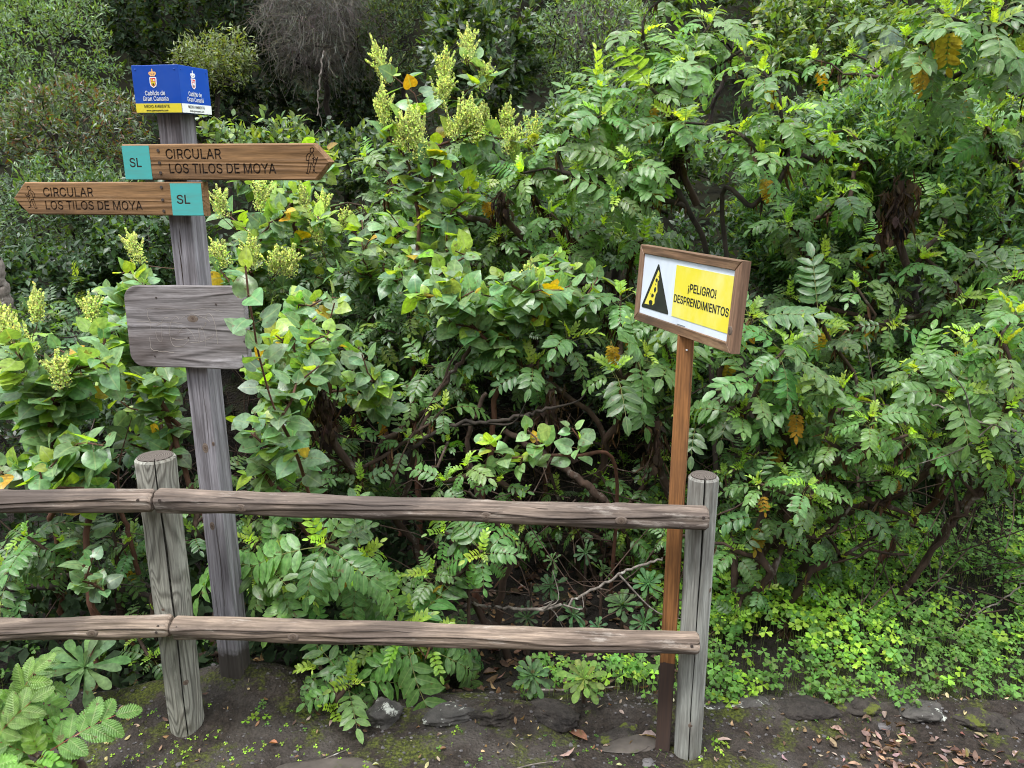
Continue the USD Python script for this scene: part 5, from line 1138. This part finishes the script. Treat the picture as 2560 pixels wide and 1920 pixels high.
# the thick bundle of dead leaves and a few loose golden leaves
def dead_bundle(label, uvY, L, W, n, seed):
    g = rng(seed); c = A(*uvY); p = thing('dead_leaf_bundle', label, 'dead leaves', c)
    V, F = tube(smoothcurve([(0, 0, L * 0.8), (0.01, 0.01, 0.1 * L), (0.02, 0.02, -L * 0.8), (0.10, 0.05, -L * 2.0)], 10), np.linspace(0.012, 0.016, 12)[:len(smoothcurve([(0, 0, 0), (1, 0, 0), (2, 0, 0), (3, 0, 0)], 10))], 7); put('branch', V, F, 'bark_brown', p, smooth=True)
    fo = Foliage(c)
    for _ in range(n):
        z = L * (0.9 - 1.7 * g.random() ** 0.8) ; th = g.random() * 6.28; r = W * math.sqrt(max(0.05, 1 - (z / L * 0.8) ** 2)) * (0.5 + 0.5 * g.random())
        lobe = (0.30 if g.random() < 0.5 else -0.25) * W
        fo.add((STRIP, STRIP2, OVALS[1])[g.integers(3)], (r * math.cos(th) * 0.8 + lobe, r * math.sin(th) * 0.8, z + 1.2 * lobe), np.array([0.12 * math.cos(th), 0.12 * math.sin(th), -1]) + g.normal(0, 0.33, 3), (math.cos(th), math.sin(th), 0.2) + g.normal(0, 0.5, 3), 0.046 * (0.5 + 0.9 * g.random()), vary(g, (0.036, 0.023, 0.016), 0.45))
    fo.write(p, 'dead_leaf', 'leaf_dry', 150, 'dead_leaf_mass')
dead_bundle('thick hanging bundle of dark brown dead leaves in the right of the picture', (1940, 450, 3.15), 0.13, 0.075, 260, 401)
dead_bundle('ragged column of dead leaves on the stem above the warning sign', (1465, 310, 3.3), 0.12, 0.04, 110, 402)
dead_bundle('brown dead leaf bundle under the middle feather-leaved mound', (1082, 445, 3.55), 0.07, 0.045, 100, 403)
dead_bundle('brown dead leaf curtain behind the heart leaves right of the blank board', (700, 900, 2.75), 0.12, 0.06, 150, 404)
dead_bundle('brown dead leaf curtain in the shade above the dark hollow', (1190, 890, 2.95), 0.11, 0.06, 150, 405)
dead_bundle('dead leaf bundle hanging left of the orange post', (1415, 960, 2.8), 0.12, 0.05, 130, 406)
dead_bundle('dead leaf bundle hanging on the slanting stems at right', (1690, 1370, 2.6), 0.07, 0.03, 60, 407)
g = rng(411)
for (u, v, Y, L, lab) in ((1652, 375, 2.95, 0.105, 'golden dead feather leaf hanging above the warning sign'), (1985, 120, 2.75, 0.13, 'golden feather leaf hanging below the dark branch at top right'), (1320, 735, 2.8, 0.10, 'golden feather leaf hanging left of the warning sign'), (1050, 425, 3.55, 0.10, 'golden feather leaf beside the brown bundle in the middle')):
    c = A(u, v, Y); p = thing('golden_leaf', lab, 'leaf', c); fo = Foliage(c)
    for k in range(2): fo.add(PINN[1 + 2 * k], (0, 0, 0.0), (0.25 - 0.35 * k, -0.2, -1.0), (0.1, -1, 0.3), L * (0.9 - 0.25 * k), fading(g), (0.3, 0.2, 0.05))
    fo.write(p, 'leaf', 'leaf_dull', 10)

# ------------------------------------------------------------------ bare stems and dead branches
def branch(label, pts, r0, r1, m, seed, forks=4, name='bare_branch', fl=0.25):
    g = rng(seed); P = np.array([A(*p) for p in pts]); o = P[0]; p = thing(name, label, 'branch', o)
    C = smoothcurve(P - o, 8 * len(P)); C[1:-1] += g.normal(0, 0.004, (len(C) - 2, 3))
    V, F = tube(C, np.linspace(r0, r1, len(C)), 8); put('limb', V, F, m, p, smooth=True)
    for k in range(forks):
        i = int(len(C) * (0.25 + 0.7 * g.random())); i = min(i, len(C) - 2)
        d = unit(unit(C[i + 1] - C[i]) + g.normal(0, 0.7, 3)); l = fl * (0.4 + 0.8 * g.random())
        q = smoothcurve([C[i], C[i] + d * l * 0.5 + g.normal(0, 0.02, 3), C[i] + d * l + g.normal(0, 0.04, 3)], 9)
        V, F = tube(q, np.linspace(max(r1, 0.0025), 0.0012, len(q)), 5); put('twig', V, F, m, p, smooth=True)
branch('pale grey dead branch arching in the hollow behind the lower rail', [(975, 1335, 2.55), (1010, 1305, 2.55), (1100, 1312, 2.55), (1200, 1312, 2.5), (1290, 1265, 2.5), (1370, 1225, 2.5), (1430, 1205, 2.5)], 0.0065, 0.004, 'bark_grey', 501, 5)
branch('brown fallen branch leaning up from the upper rail in the hollow', [(1330, 1110, 2.9), (1270, 1050, 2.9), (1180, 985, 2.95), (1090, 930, 3.0)], 0.018, 0.012, 'bark_brown', 502, 3)
branch('thick stem slanting across the shade right of the pale post', [(1870, 1400, 2.75), (1930, 1310, 2.72), (1990, 1225, 2.68), (2060, 1130, 2.6), (2120, 1060, 2.55)], 0.010, 0.008, 'bark_brown', 503, 3)
branch('reddish stem slanting behind the thick one at right', [(1840, 1320, 2.95), (1880, 1240, 2.95), (1950, 1150, 2.9), (2040, 1070, 2.85)], 0.014, 0.011, 'bark_red', 504, 2)
branch('dark limb running low from the pale fence post to the right', [(1700, 1300, 2.85), (1770, 1150, 2.8), (1850, 1100, 2.75), (1960, 1060, 2.7), (2080, 930, 2.6)], 0.016, 0.012, 'bark_brown', 505, 5)
branch('thin hanging root-like twig at lower right', [(2040, 1080, 2.75), (2035, 1180, 2.76), (2022, 1330, 2.8), (2015, 1400, 2.8)], 0.0035, 0.003, 'bark_grey', 506, 2, fl=0.4)
branch('thin pale twig reaching from the right edge into the clover', [(2215, 1260, 2.6), (2120, 1320, 2.62), (2010, 1350, 2.65), (1900, 1410, 2.7)], 0.003, 0.002, 'bark_grey', 507, 2)
branch('pale bare twig at the right edge below the lime shoots', [(2215, 935, 2.4), (2130, 915, 2.42), (2050, 885, 2.45), (1990, 865, 2.5)], 0.0045, 0.003, 'bark_grey', 508, 2)
branch('black limb lying behind the left rails', [(10, 1270, 2.65), (110, 1265, 2.65), (220, 1265, 2.62), (330, 1290, 2.6)], 0.014, 0.010, 'bark_dark', 509, 4)
branch('red-brown stem rising behind the upper left rail', [(300, 1240, 2.6), (260, 1100, 2.62), (190, 1010, 2.65), (140, 960, 2.7)], 0.009, 0.006, 'bark_red', 510, 3)
branch('grey limb arching through the middle of the hollow', [(850, 1000, 2.9), (960, 925, 2.9), (1100, 905, 2.85), (1200, 880, 2.85)], 0.009, 0.006, 'bark_dark', 511, 4)
branch('dark stem running down the middle of the thicket', [(870, 1080, 2.95), (930, 880, 3.0), (1010, 760, 3.05), (1100, 640, 3.1)], 0.011, 0.007, 'bark_brown', 512, 3)
branch('leaning dead trunk at the left edge under the arrow boards', [(25, 690, 3.6), (10, 640, 3.6), (-10, 560, 3.6)], 0.03, 0.026, 'bark_grey', 513, 2)
branch('thick dark stem in the shade right of the orange post', [(1580, 1250, 2.95), (1590, 1080, 2.95), (1600, 900, 3.0), (1640, 780, 3.0)], 0.022, 0.016, 'bark_dark', 514, 3)
branch('long thin bare twig hanging in front of the dark trees', [(700, 110, 5.5), (690, 180, 5.5), (685, 250, 5.5)], 0.006, 0.004, 'bark_grey', 515, 1)
branch('twisted stem in the shade under the middle feather leaves', [(1110, 1180, 3.0), (1040, 1080, 2.95), (1010, 950, 2.95), (1050, 850, 3.0)], 0.014, 0.009, 'bark_brown', 516, 3)
g = rng(520)
b = Bag()
for _ in range(900):
    x = -1.9 + 4.3 * g.random(); y = 2.55 + 1.7 * g.random()
    z0 = ground_at(x, y); o = np.array([x, y, z0 + 0.75 * g.random() ** 1.5])
    d = unit(g.normal(size=3) * [1, 0.7, 0.8] + [0, 0, 0.25]) * (0.15 + 0.4 * g.random())
    V, F = tube(smoothcurve([o, o + d * 0.5 + g.normal(0, 0.03, 3), o + d + g.normal(0, 0.05, 3)], 5), np.linspace(0.0032, 0.0012, 6)[:len(smoothcurve([o, o + 1, o + 2], 5))], 4)
    b.add(V, F)
b.put('brushwood', 'bark_brown', kind='stuff')

# ------------------------------------------------------------------ rosette succulents
def succulent(label, uvY, R, n, seed, col=(0.075, 0.145, 0.045), group=None, tilt=(0, -0.55, 1)):
    g = rng(seed); c = A(*uvY); gz = ground_at(c[0], c[1]); base = np.array([c[0], c[1], min(gz, c[2] - 0.02)])
    p = thing('rosette_succulent', label, 'succulent', base, group=group); h = c - base
    V, F = tube([(0, 0, -0.01), h * 0.5, h], [0.008, 0.007, 0.006], 6); put('stem', V, F, 'bark_brown', p, smooth=True)
    ax = unit(np.array(tilt, float) + g.normal(0, 0.12, 3)); a = unit(np.cross(ax, [1, 0.2, 0])); bb = np.cross(ax, a); fo = Foliage(base); th = g.random() * 6
    for k in range(n):
        f = k / (n - 1); th += 2.39996; inc = math.radians(12 + 72 * f ** 0.7 + g.normal(0, 5)); r = a * math.cos(th) + bb * math.sin(th)
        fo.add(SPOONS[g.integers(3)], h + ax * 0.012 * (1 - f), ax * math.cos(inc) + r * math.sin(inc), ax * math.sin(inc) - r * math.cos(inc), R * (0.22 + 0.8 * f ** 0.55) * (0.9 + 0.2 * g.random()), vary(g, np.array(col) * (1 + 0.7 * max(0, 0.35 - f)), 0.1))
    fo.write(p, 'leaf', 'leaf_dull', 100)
succulent('large pale green rosette succulent under the lower left rail', (185, 1445, 2.24), 0.135, 24, 601, (0.115, 0.21, 0.075))
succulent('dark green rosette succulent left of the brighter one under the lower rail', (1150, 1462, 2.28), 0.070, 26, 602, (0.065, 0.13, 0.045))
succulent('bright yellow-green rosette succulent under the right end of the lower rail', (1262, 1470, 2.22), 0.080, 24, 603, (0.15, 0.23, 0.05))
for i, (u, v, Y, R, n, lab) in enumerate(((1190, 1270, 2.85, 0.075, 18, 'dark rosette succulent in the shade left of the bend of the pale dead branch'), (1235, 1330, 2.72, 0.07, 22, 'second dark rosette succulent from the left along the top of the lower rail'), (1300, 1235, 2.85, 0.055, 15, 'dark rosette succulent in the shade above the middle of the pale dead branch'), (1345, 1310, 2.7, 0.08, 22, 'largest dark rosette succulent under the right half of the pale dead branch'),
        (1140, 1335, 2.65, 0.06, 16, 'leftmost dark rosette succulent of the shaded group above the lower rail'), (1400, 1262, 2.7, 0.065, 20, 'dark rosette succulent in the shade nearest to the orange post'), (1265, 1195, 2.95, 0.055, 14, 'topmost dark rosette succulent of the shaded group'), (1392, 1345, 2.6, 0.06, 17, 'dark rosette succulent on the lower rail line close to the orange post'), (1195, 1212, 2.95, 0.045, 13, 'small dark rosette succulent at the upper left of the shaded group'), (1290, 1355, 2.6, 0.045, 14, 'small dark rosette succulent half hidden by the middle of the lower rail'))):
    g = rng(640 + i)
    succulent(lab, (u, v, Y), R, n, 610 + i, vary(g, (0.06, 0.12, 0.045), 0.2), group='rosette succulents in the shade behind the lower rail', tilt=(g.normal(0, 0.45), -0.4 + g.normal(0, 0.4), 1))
succulent('pale rosette succulent just under the middle of the upper rail', (1010, 1150, 2.5), 0.085, 16, 604, (0.09, 0.15, 0.08))

# ------------------------------------------------------------------ clover carpet
def scatter(n, seed, dens):
    g = rng(seed); out = []
    while sum(map(len, out)) < n:
        x = -2.2 + 5.4 * g.random(6000); y = 2.15 + 3.0 * g.random(6000)
        out.append(np.stack([x, y], 1)[g.random(6000) < dens(x, y)])
    q = np.vstack(out)[:n]
    return q, g
def clover_dens(x, y):
    edge = 2.225 + 0.03 * np.sin(x * 9) + 0.02 * np.sin(x * 23)
    r = (x > 0.60 - 0.1 * (y - 2.2)) * (y > edge) * (1.0 - 0.15 * (y > 3.6))
    l = 0.55 * (x > 0.02) * (x <= 0.62) * (y > 2.24) * (y < 2.55) * (0.4 + 0.6 * (np.sin(x * 20) * np.sin(y * 30 + 1) > -0.2))
    m = 0.06 * (x < -1.1) * (y < 2.8) * (y > 2.3)
    n = meshkit.fbm(np.stack([x * 3.2, y * 3.2, 0 * x], -1), 3, 12)
    return np.clip((r + l + m) * np.clip((n - 0.28) * 5.5, 0.25, 1), 0, 1)
HL = np.array([(0.0, 0, 0), (0.75, 0.52, 0.10), (1.05, 0.30, 0.06), (0.86, 0, -0.05), (1.05, -0.30, 0.06), (0.75, -0.52, 0.10)]); HF = np.array([(0, 3, 2), (0, 2, 1), (0, 4, 3), (0, 5, 4)])
def clovers(q, g, size, zoff, young):
    n = len(q); z = terrain(q[:, 0], q[:, 1]); h = (0.03 + 0.07 * g.random(n)) * zoff * np.clip((q[:, 1] - 2.2) * 4 + 0.3, 0.3, 1)
    top = np.stack([q[:, 0] + g.normal(0, 0.012, n), q[:, 1] + g.normal(0, 0.012, n), z + h], 1)
    ax = unit(np.array([0, -0.30, 1.0]) + g.normal(0, 0.28, (n, 3)))
    a = unit(np.cross(ax, g.normal(size=(n, 3)))); b = np.cross(ax, a)
    pn = meshkit.fbm(np.c_[q * 4.1, q[:, :1] * 0], 3, 21)
    s = size * (0.45 + 0.9 * g.random(n) ** 1.3) * (0.75 + 0.6 * pn); y = g.random(n) < young * np.clip((pn - 0.3) * 5, 0.1, 2.2)
    C0 = np.where(y[:, None], np.array([[0.24, 0.40, 0.04]]), np.array([[0.105, 0.225, 0.042]])) * (0.6 + 0.8 * pn[:, None]) * (1 + 0.2 * g.normal(size=(n, 1))) * (1 + 0.06 * g.normal(size=(n, 3)))
    V, F, C, o = [], [], [], 0
    for k in range(3):
        th = k * 2.0944; r = a * math.cos(th) + b * math.sin(th); t = np.cross(ax, r)
        fold = 0.06 * g.normal(size=(n, 1, 1)); dr = -0.12 - 0.2 * g.random((n, 1, 1))
        P = top[:, None] + s[:, None, None] * (HL[None, :, :1] * r[:, None] + HL[None, :, 1:2] * t[:, None] * 0.95 + (HL[None, :, 2:] + dr * HL[None, :, :1] ** 2 + fold * np.abs(HL[None, :, 1:2])) * ax[:, None])
        V.append(P.reshape(-1, 3)); F.append((HF[None] + (np.arange(n) * 6)[:, None, None]).reshape(-1, 3) + o); C.append(np.repeat(C0, 6, 0)); o += n * 6
    foot = np.stack([q[:, 0], q[:, 1], z], 1); w = np.array([0.0007, 0, 0])
    V.append(np.stack([foot - w, foot + w, top], 1).reshape(-1, 3)); F.append(np.arange(3 * n).reshape(-1, 3) + o); C.append(np.tile([[0.16, 0.22, 0.06]], (3 * n, 1)))
    return np.vstack(V), np.vstack(F), np.clip(np.vstack(C), 0.005, 1)
q, g = scatter(15000, 701, clover_dens)
V, F, C = clovers(q, g, 0.0195, 1.25, 0.22)
put('clover_carpet', V, F, 'leaf_clover', smooth=True, tint=C, uv=np.tile([[0.9, 0.5]], (len(V), 1)), label='carpet of green three-lobed clover under the shrubs along the path', category='ground cover', kind='stuff')
g = rng(702)
for i, (x, y, n, lab) in enumerate(((-0.80, 2.16, 9, 'small yellow-green seedling tuft right of the thick fence post'), (0.60, 2.02, 8, 'little clover tuft at the foot of the pale fence post'), (-0.30, 1.88, 6, 'tiny clover tuft on the mossy path near the bottom edge'), (-1.02, 1.93, 8, 'tiny clover tuft in front of the thick fence post'), (-0.62, 1.86, 7, 'tiny clover tuft at the bottom edge left of the middle'), (1.05, 1.88, 9, 'little bright clover tuft at the bottom edge on the right'), (-0.42, 1.95, 6, 'pale star-shaped seedling on the path'))):
    qq = np.array([x, y]) + g.normal(0, 0.018, (n, 2)); V, F, C = clovers(qq, g, 0.013, 0.55, 0.8)
    o = np.array([x, y, ground_at(x, y)]); p = thing('clover_tuft', lab, 'seedling', o); put('foliage', V - o, F, 'leaf_clover', p, smooth=True, kind='stuff', tint=C, uv=np.tile([[0.9, 0.5]], (len(V), 1)))
# weeds scattered thinly over the path, and leaves in the undergrowth
g = rng(703)
q = np.stack([-1.9 + 3.6 * g.random(900), 1.75 + 0.45 * g.random(900)], 1)
V, F, C = clovers(q[meshkit.noise(np.c_[q * 6, q[:, :1] * 0], 5) > 0.55], g, 0.0065, 0.18, 0.8)
put('path_weeds', V, F, 'leaf_clover', smooth=True, tint=C, uv=np.tile([[0.9, 0.5]], (len(V), 1)), kind='stuff')
fo = Foliage(); g = rng(704); n = 34000
y = 3.3 + 12.5 * g.random(n) ** 1.25; x = (g.random(n) - 0.5) * 1.75 * y
keep = ~((y < 4.3) & (x > -0.3) & (x < 0.7)); x, y = x[keep], y[keep]
x, y = np.r_[x, -2.2 + 1.75 * g.random(2600)], np.r_[y, 2.42 + 0.95 * g.random(2600)]; n = len(x)
o = np.stack([x, y, terrain(x, y) + (0.06 + 0.07 * y) * g.random(n) ** 1.6], 1)
fo.add_many(OVALB, o, g.normal(size=(n, 3)) + [0, -0.3, 0.3], UPV + np.array([0, -0.6, 0]) + g.normal(0, 0.4, (n, 3)), 0.05 * (0.6 + 0.9 * g.random(n)) * (1 + 0.06 * y), np.array((0.020, 0.036, 0.016)) * (1 + 0.3 * g.normal(size=(n, 1))), g)
fo.write('/World', 'undergrowth_leaf', 'leaf_shade', 0, 'undergrowth')

# ------------------------------------------------------------------ stones, litter and twigs on the path
def stone(label, xy, size, seed, m, sink=0.4, group=None, name='rock', flat=0.0):
    g = rng(seed); s = trimesh.creation.icosphere(4 if size[0] > 0.05 and size[2] > 0.02 else 3, 1.0); v = s.vertices.copy()
    d = 1 + 0.75 * (meshkit.fbm(v * 1.3 + seed, 3, seed) - 0.5) + 0.20 * (meshkit.fbm(v * 4.5 + seed, 3, seed + 1) - 0.5)
    d = d + 0.10 * (meshkit.fbm(v * 11 + seed, 3, seed + 2) - 0.5)
    for _ in range(7):                                                        # broken faces
        nrm = unit(g.normal(size=3)); lim = 0.72 + 0.2 * g.random(); h = v @ nrm
        d = np.where(h > lim, d * (lim / np.maximum(h, 1e-3)) ** 0.8, d)
    v = v * d[:, None]
    v[:, 2] = np.where(v[:, 2] > 0.55, 0.55 + (v[:, 2] - 0.55) * (1 - flat), v[:, 2])
    v = rotz(v * np.array(size), g.random() * 6.28 if flat == 0 else g.normal(0, 0.25))
    o = np.array([xy[0], xy[1], ground_at(*xy)])
    put(name, v + o + [0, 0, size[2] * (1 - 2 * sink)], s.faces, m, smooth=True, label=label, category='stone', group=group)
stone('pale lichen-covered rock beside the path under the drooping feather leaves', (-0.405, 2.175), (0.062, 0.05, 0.05), 801, 'rock_lichen', 0.35)
stone('low lichen-spotted stone right of the lichen-covered rock', (-0.20, 2.17), (0.085, 0.045, 0.026), 802, 'rock_lichen', 0.45, flat=0.6)
for i, (x, y, a, b_, c_, m, lab) in enumerate(((-0.06, 2.175, 0.075, 0.05, 0.028, 'rock_dark', 'dark kerb stone in front of the drooping dark feather leaves'), (0.13, 2.165, 0.08, 0.05, 0.030, 'rock_dark', 'dark kerb stone below the dark rosette succulent'), (0.33, 2.15, 0.10, 0.055, 0.032, 'rock_dark', 'broad dark kerb stone just left of the orange post'), (0.64, 2.215, 0.06, 0.045, 0.035, 'rock_lichen', 'kerb stone with white lichen right of the pale fence post'),
                                               (0.78, 2.225, 0.09, 0.05, 0.045, 'rock_lichen', 'long kerb stone with white lichen along the clover'), (0.96, 2.225, 0.10, 0.055, 0.038, 'rock_dark', 'dark kerb stone with pale spots along the clover'), (1.13, 2.20, 0.08, 0.05, 0.035, 'rock_dark', 'rounded dark kerb stone before the brown leaf litter'), (1.29, 2.19, 0.085, 0.05, 0.036, 'rock_lichen', 'pale-topped kerb stone beside the brown leaf litter'), (1.47, 2.17, 0.10, 0.055, 0.036, 'rock_dark', 'dark kerb stone near the lower right corner'), (1.66, 2.15, 0.10, 0.05, 0.03, 'rock_dark', 'last dark kerb stone at the right edge'))):
    stone(lab, (x, y + 0.022 * math.sin(i * 2.3)), (a * 1.05, b_ * 1.15, c_ * 1.05), 810 + i, 'rock_moss' if i in (0, 2, 6, 8) else m, 0.80 if i < 3 else 0.74, name='kerb_stone', flat=0.15)
for i, (x, y, a, lab) in enumerate(((0.40, 1.985, 0.020, 'small grey stone left of the foot of the orange post'), (-0.52, 1.90, 0.013, 'small dark pebble on the bare slab of the path'), (1.16, 2.13, 0.020, 'small pale stone at the edge of the leaf litter'), (-0.98, 1.98, 0.011, 'dark pebble in front of the thick fence post'))):
    stone(lab, (x, y), (a, a * 0.75, a * 0.5), 830 + i, 'stone_small', 0.3, name='pebble')
for i, (x, y, a, b_, lab) in enumerate(((-0.55, 1.93, 0.15, 0.075, 'smooth bare slab set in the path left of the middle'), (-0.02, 1.86, 0.10, 0.05, 'smooth bare slab set in the path near the middle of the bottom edge'), (0.36, 2.06, 0.10, 0.04, 'flat dark slab behind the orange post foot'), (0.62, 1.87, 0.12, 0.05, 'worn slab set in the path right of the pale post'))):
    stone(lab, (x, y), (a, b_, 0.012), 840 + i, 'slab', 0.42, name='path_slab', flat=0.8)
b = Bag(); g = rng(851); ico = trimesh.creation.icosphere(0, 1.0)
for _ in range(3600):
    x = -1.9 + 3.8 * g.random(); y = 1.72 + 0.62 * g.random()
    r = 0.0012 + 0.0050 * g.random() ** 4
    b.add(ico.vertices * r * [1.2, 1, 0.7] * (1 + 0.25 * g.normal(size=(12, 3))) + [x, y, ground_at(x, y) + r * 0.3], ico.faces)
b.put('gravel', 'stone_small', kind='stuff', smooth=False)
LIT = [Leaf(*blade([(0, 0, 0), (0.2, 0.15, 0), (0.5, 0.24, 0), (0.8, 0.15, 0), (1, 0, 0)], f, d, c)) for f, d, c in ((0.3, 0.2, 0.0), (-0.4, -0.2, 0.1), (0.9, 0.5, 0.0), (0.1, -0.5, -0.2), (1.3, -0.1, 0))]
def litter(n, seed, dens, size, cols):
    g = rng(seed); fo = Foliage(); k = 0
    while k < n:
        x, y = -1.9 + 4.1 * g.random(), 1.70 + 2.4 * g.random()
        if g.random() > dens(x, y): continue
        o = np.array([x, y, ground_at(x, y) + 0.003 + 0.010 * g.random()]); d = g.normal(size=3) * [1, 1, 0.18]
        fo.add(LIT[g.integers(len(LIT))], o, d, UPV * (1 if g.random() < 0.7 else -1) + g.normal(0, 0.35, 3), size * (0.5 + 0.9 * g.random()), vary(g, cols[g.integers(len(cols))], 0.22)); k += 1
    return fo
heap = lambda x, y: (0.25 + 1.5 * max(0, float(meshkit.noise(np.array([x * 9, y * 9, 1.0]), 3)) - 0.4)) * (math.exp(-((x - 1.12) / 0.34) ** 2 - ((y - 1.97) / 0.17) ** 2) + 0.5 * math.exp(-((x - 1.5) / 0.35) ** 2 - ((y - 1.95) / 0.15) ** 2) + 0.35 * math.exp(-((x - 0.66) / 0.07) ** 2 - ((y - 2.05) / 0.05) ** 2))
litter(460, 861, heap, 0.026, ((0.20, 0.135, 0.11), (0.14, 0.085, 0.065), (0.26, 0.19, 0.16), (0.10, 0.06, 0.045), (0.07, 0.042, 0.033))).write('/World', 'litter_leaf', 'leaf_dry', 0, 'leaf_litter')
litter(1300, 862, lambda x, y: (0.9 if (-0.5 < x < 0.75 and 2.4 < y < 3.9) else 0.10 if y > 2.3 else 0.0), 0.04, ((0.075, 0.045, 0.032), (0.12, 0.075, 0.055), (0.045, 0.028, 0.02))).write('/World', 'litter_leaf', 'leaf_dry', 0, 'hollow_leaf_litter')
litter(430, 863, lambda x, y: 0.5 if y < 2.3 else 0.0, 0.016, ((0.30, 0.22, 0.17), (0.20, 0.12, 0.08), (0.38, 0.32, 0.20), (0.13, 0.08, 0.05))).write('/World', 'litter_leaf', 'leaf_dry', 0, 'scattered_leaf_litter')
for i, (x, y, L, c_, lab) in enumerate(((0.23, 2.07, 0.085, (0.19, 0.09, 0.055), 'long reddish curled dead leaf on the path left of the orange post'), (0.14, 1.99, 0.05, (0.30, 0.20, 0.17), 'pinkish dead leaf on the path left of the orange post'), (0.40, 2.10, 0.065, (0.27, 0.20, 0.185), 'broad pale dead leaf on the dark kerb stone by the orange post'), (-0.40, 1.875, 0.04, (0.40, 0.29, 0.24), 'pale pink dead leaf at the end of the twig on the path'), (-0.735, 2.05, 0.03, (0.30, 0.13, 0.07), 'reddish dead leaf right of the thick post'), (0.67, 2.07, 0.05, (0.31, 0.22, 0.19), 'curled pale dead leaf right of the pale post'))):
    g = rng(870 + i); fo = Foliage(); o = np.array([x, y, ground_at(x, y)]); p = thing('fallen_leaf', lab, 'leaf', o); fo = Foliage(o)
    fo.add(LIT[i % 5], (0, 0, 0.012), (g.normal(), g.normal() * 0.5, 0.05), UPV + g.normal(0, 0.2, 3), L, c_); fo.write(p, 'leaf', 'leaf_dry', 5)
def twig(label, pts, r, seed):
    P = np.array([[x, y, ground_at(x, y) + 0.006] for x, y in pts]); o = P[0]; p = thing('fallen_twig', label, 'twig', o)
    C = smoothcurve(P - o, 6 * len(P)); V, F = tube(C, np.linspace(r, r * 0.5, len(C)), 6, True); put('stick', V, F, 'bark_grey', p, smooth=True)
twig('thin twig on the path between the thick post and the lichen rock', [(-0.66, 1.96), (-0.58, 1.99), (-0.50, 2.04)], 0.003, 1)
twig('pale twig lying across the bare slab', [(-0.66, 1.90), (-0.55, 1.895), (-0.44, 1.875)], 0.0022, 2)
twig('short twig in the middle of the path', [(-0.02, 1.93), (0.06, 1.96), (0.14, 1.97)], 0.0025, 3)
twig('dark twig on the litter in the hollow', [(0.10, 2.45), (0.25, 2.42), (0.38, 2.44)], 0.006, 4)
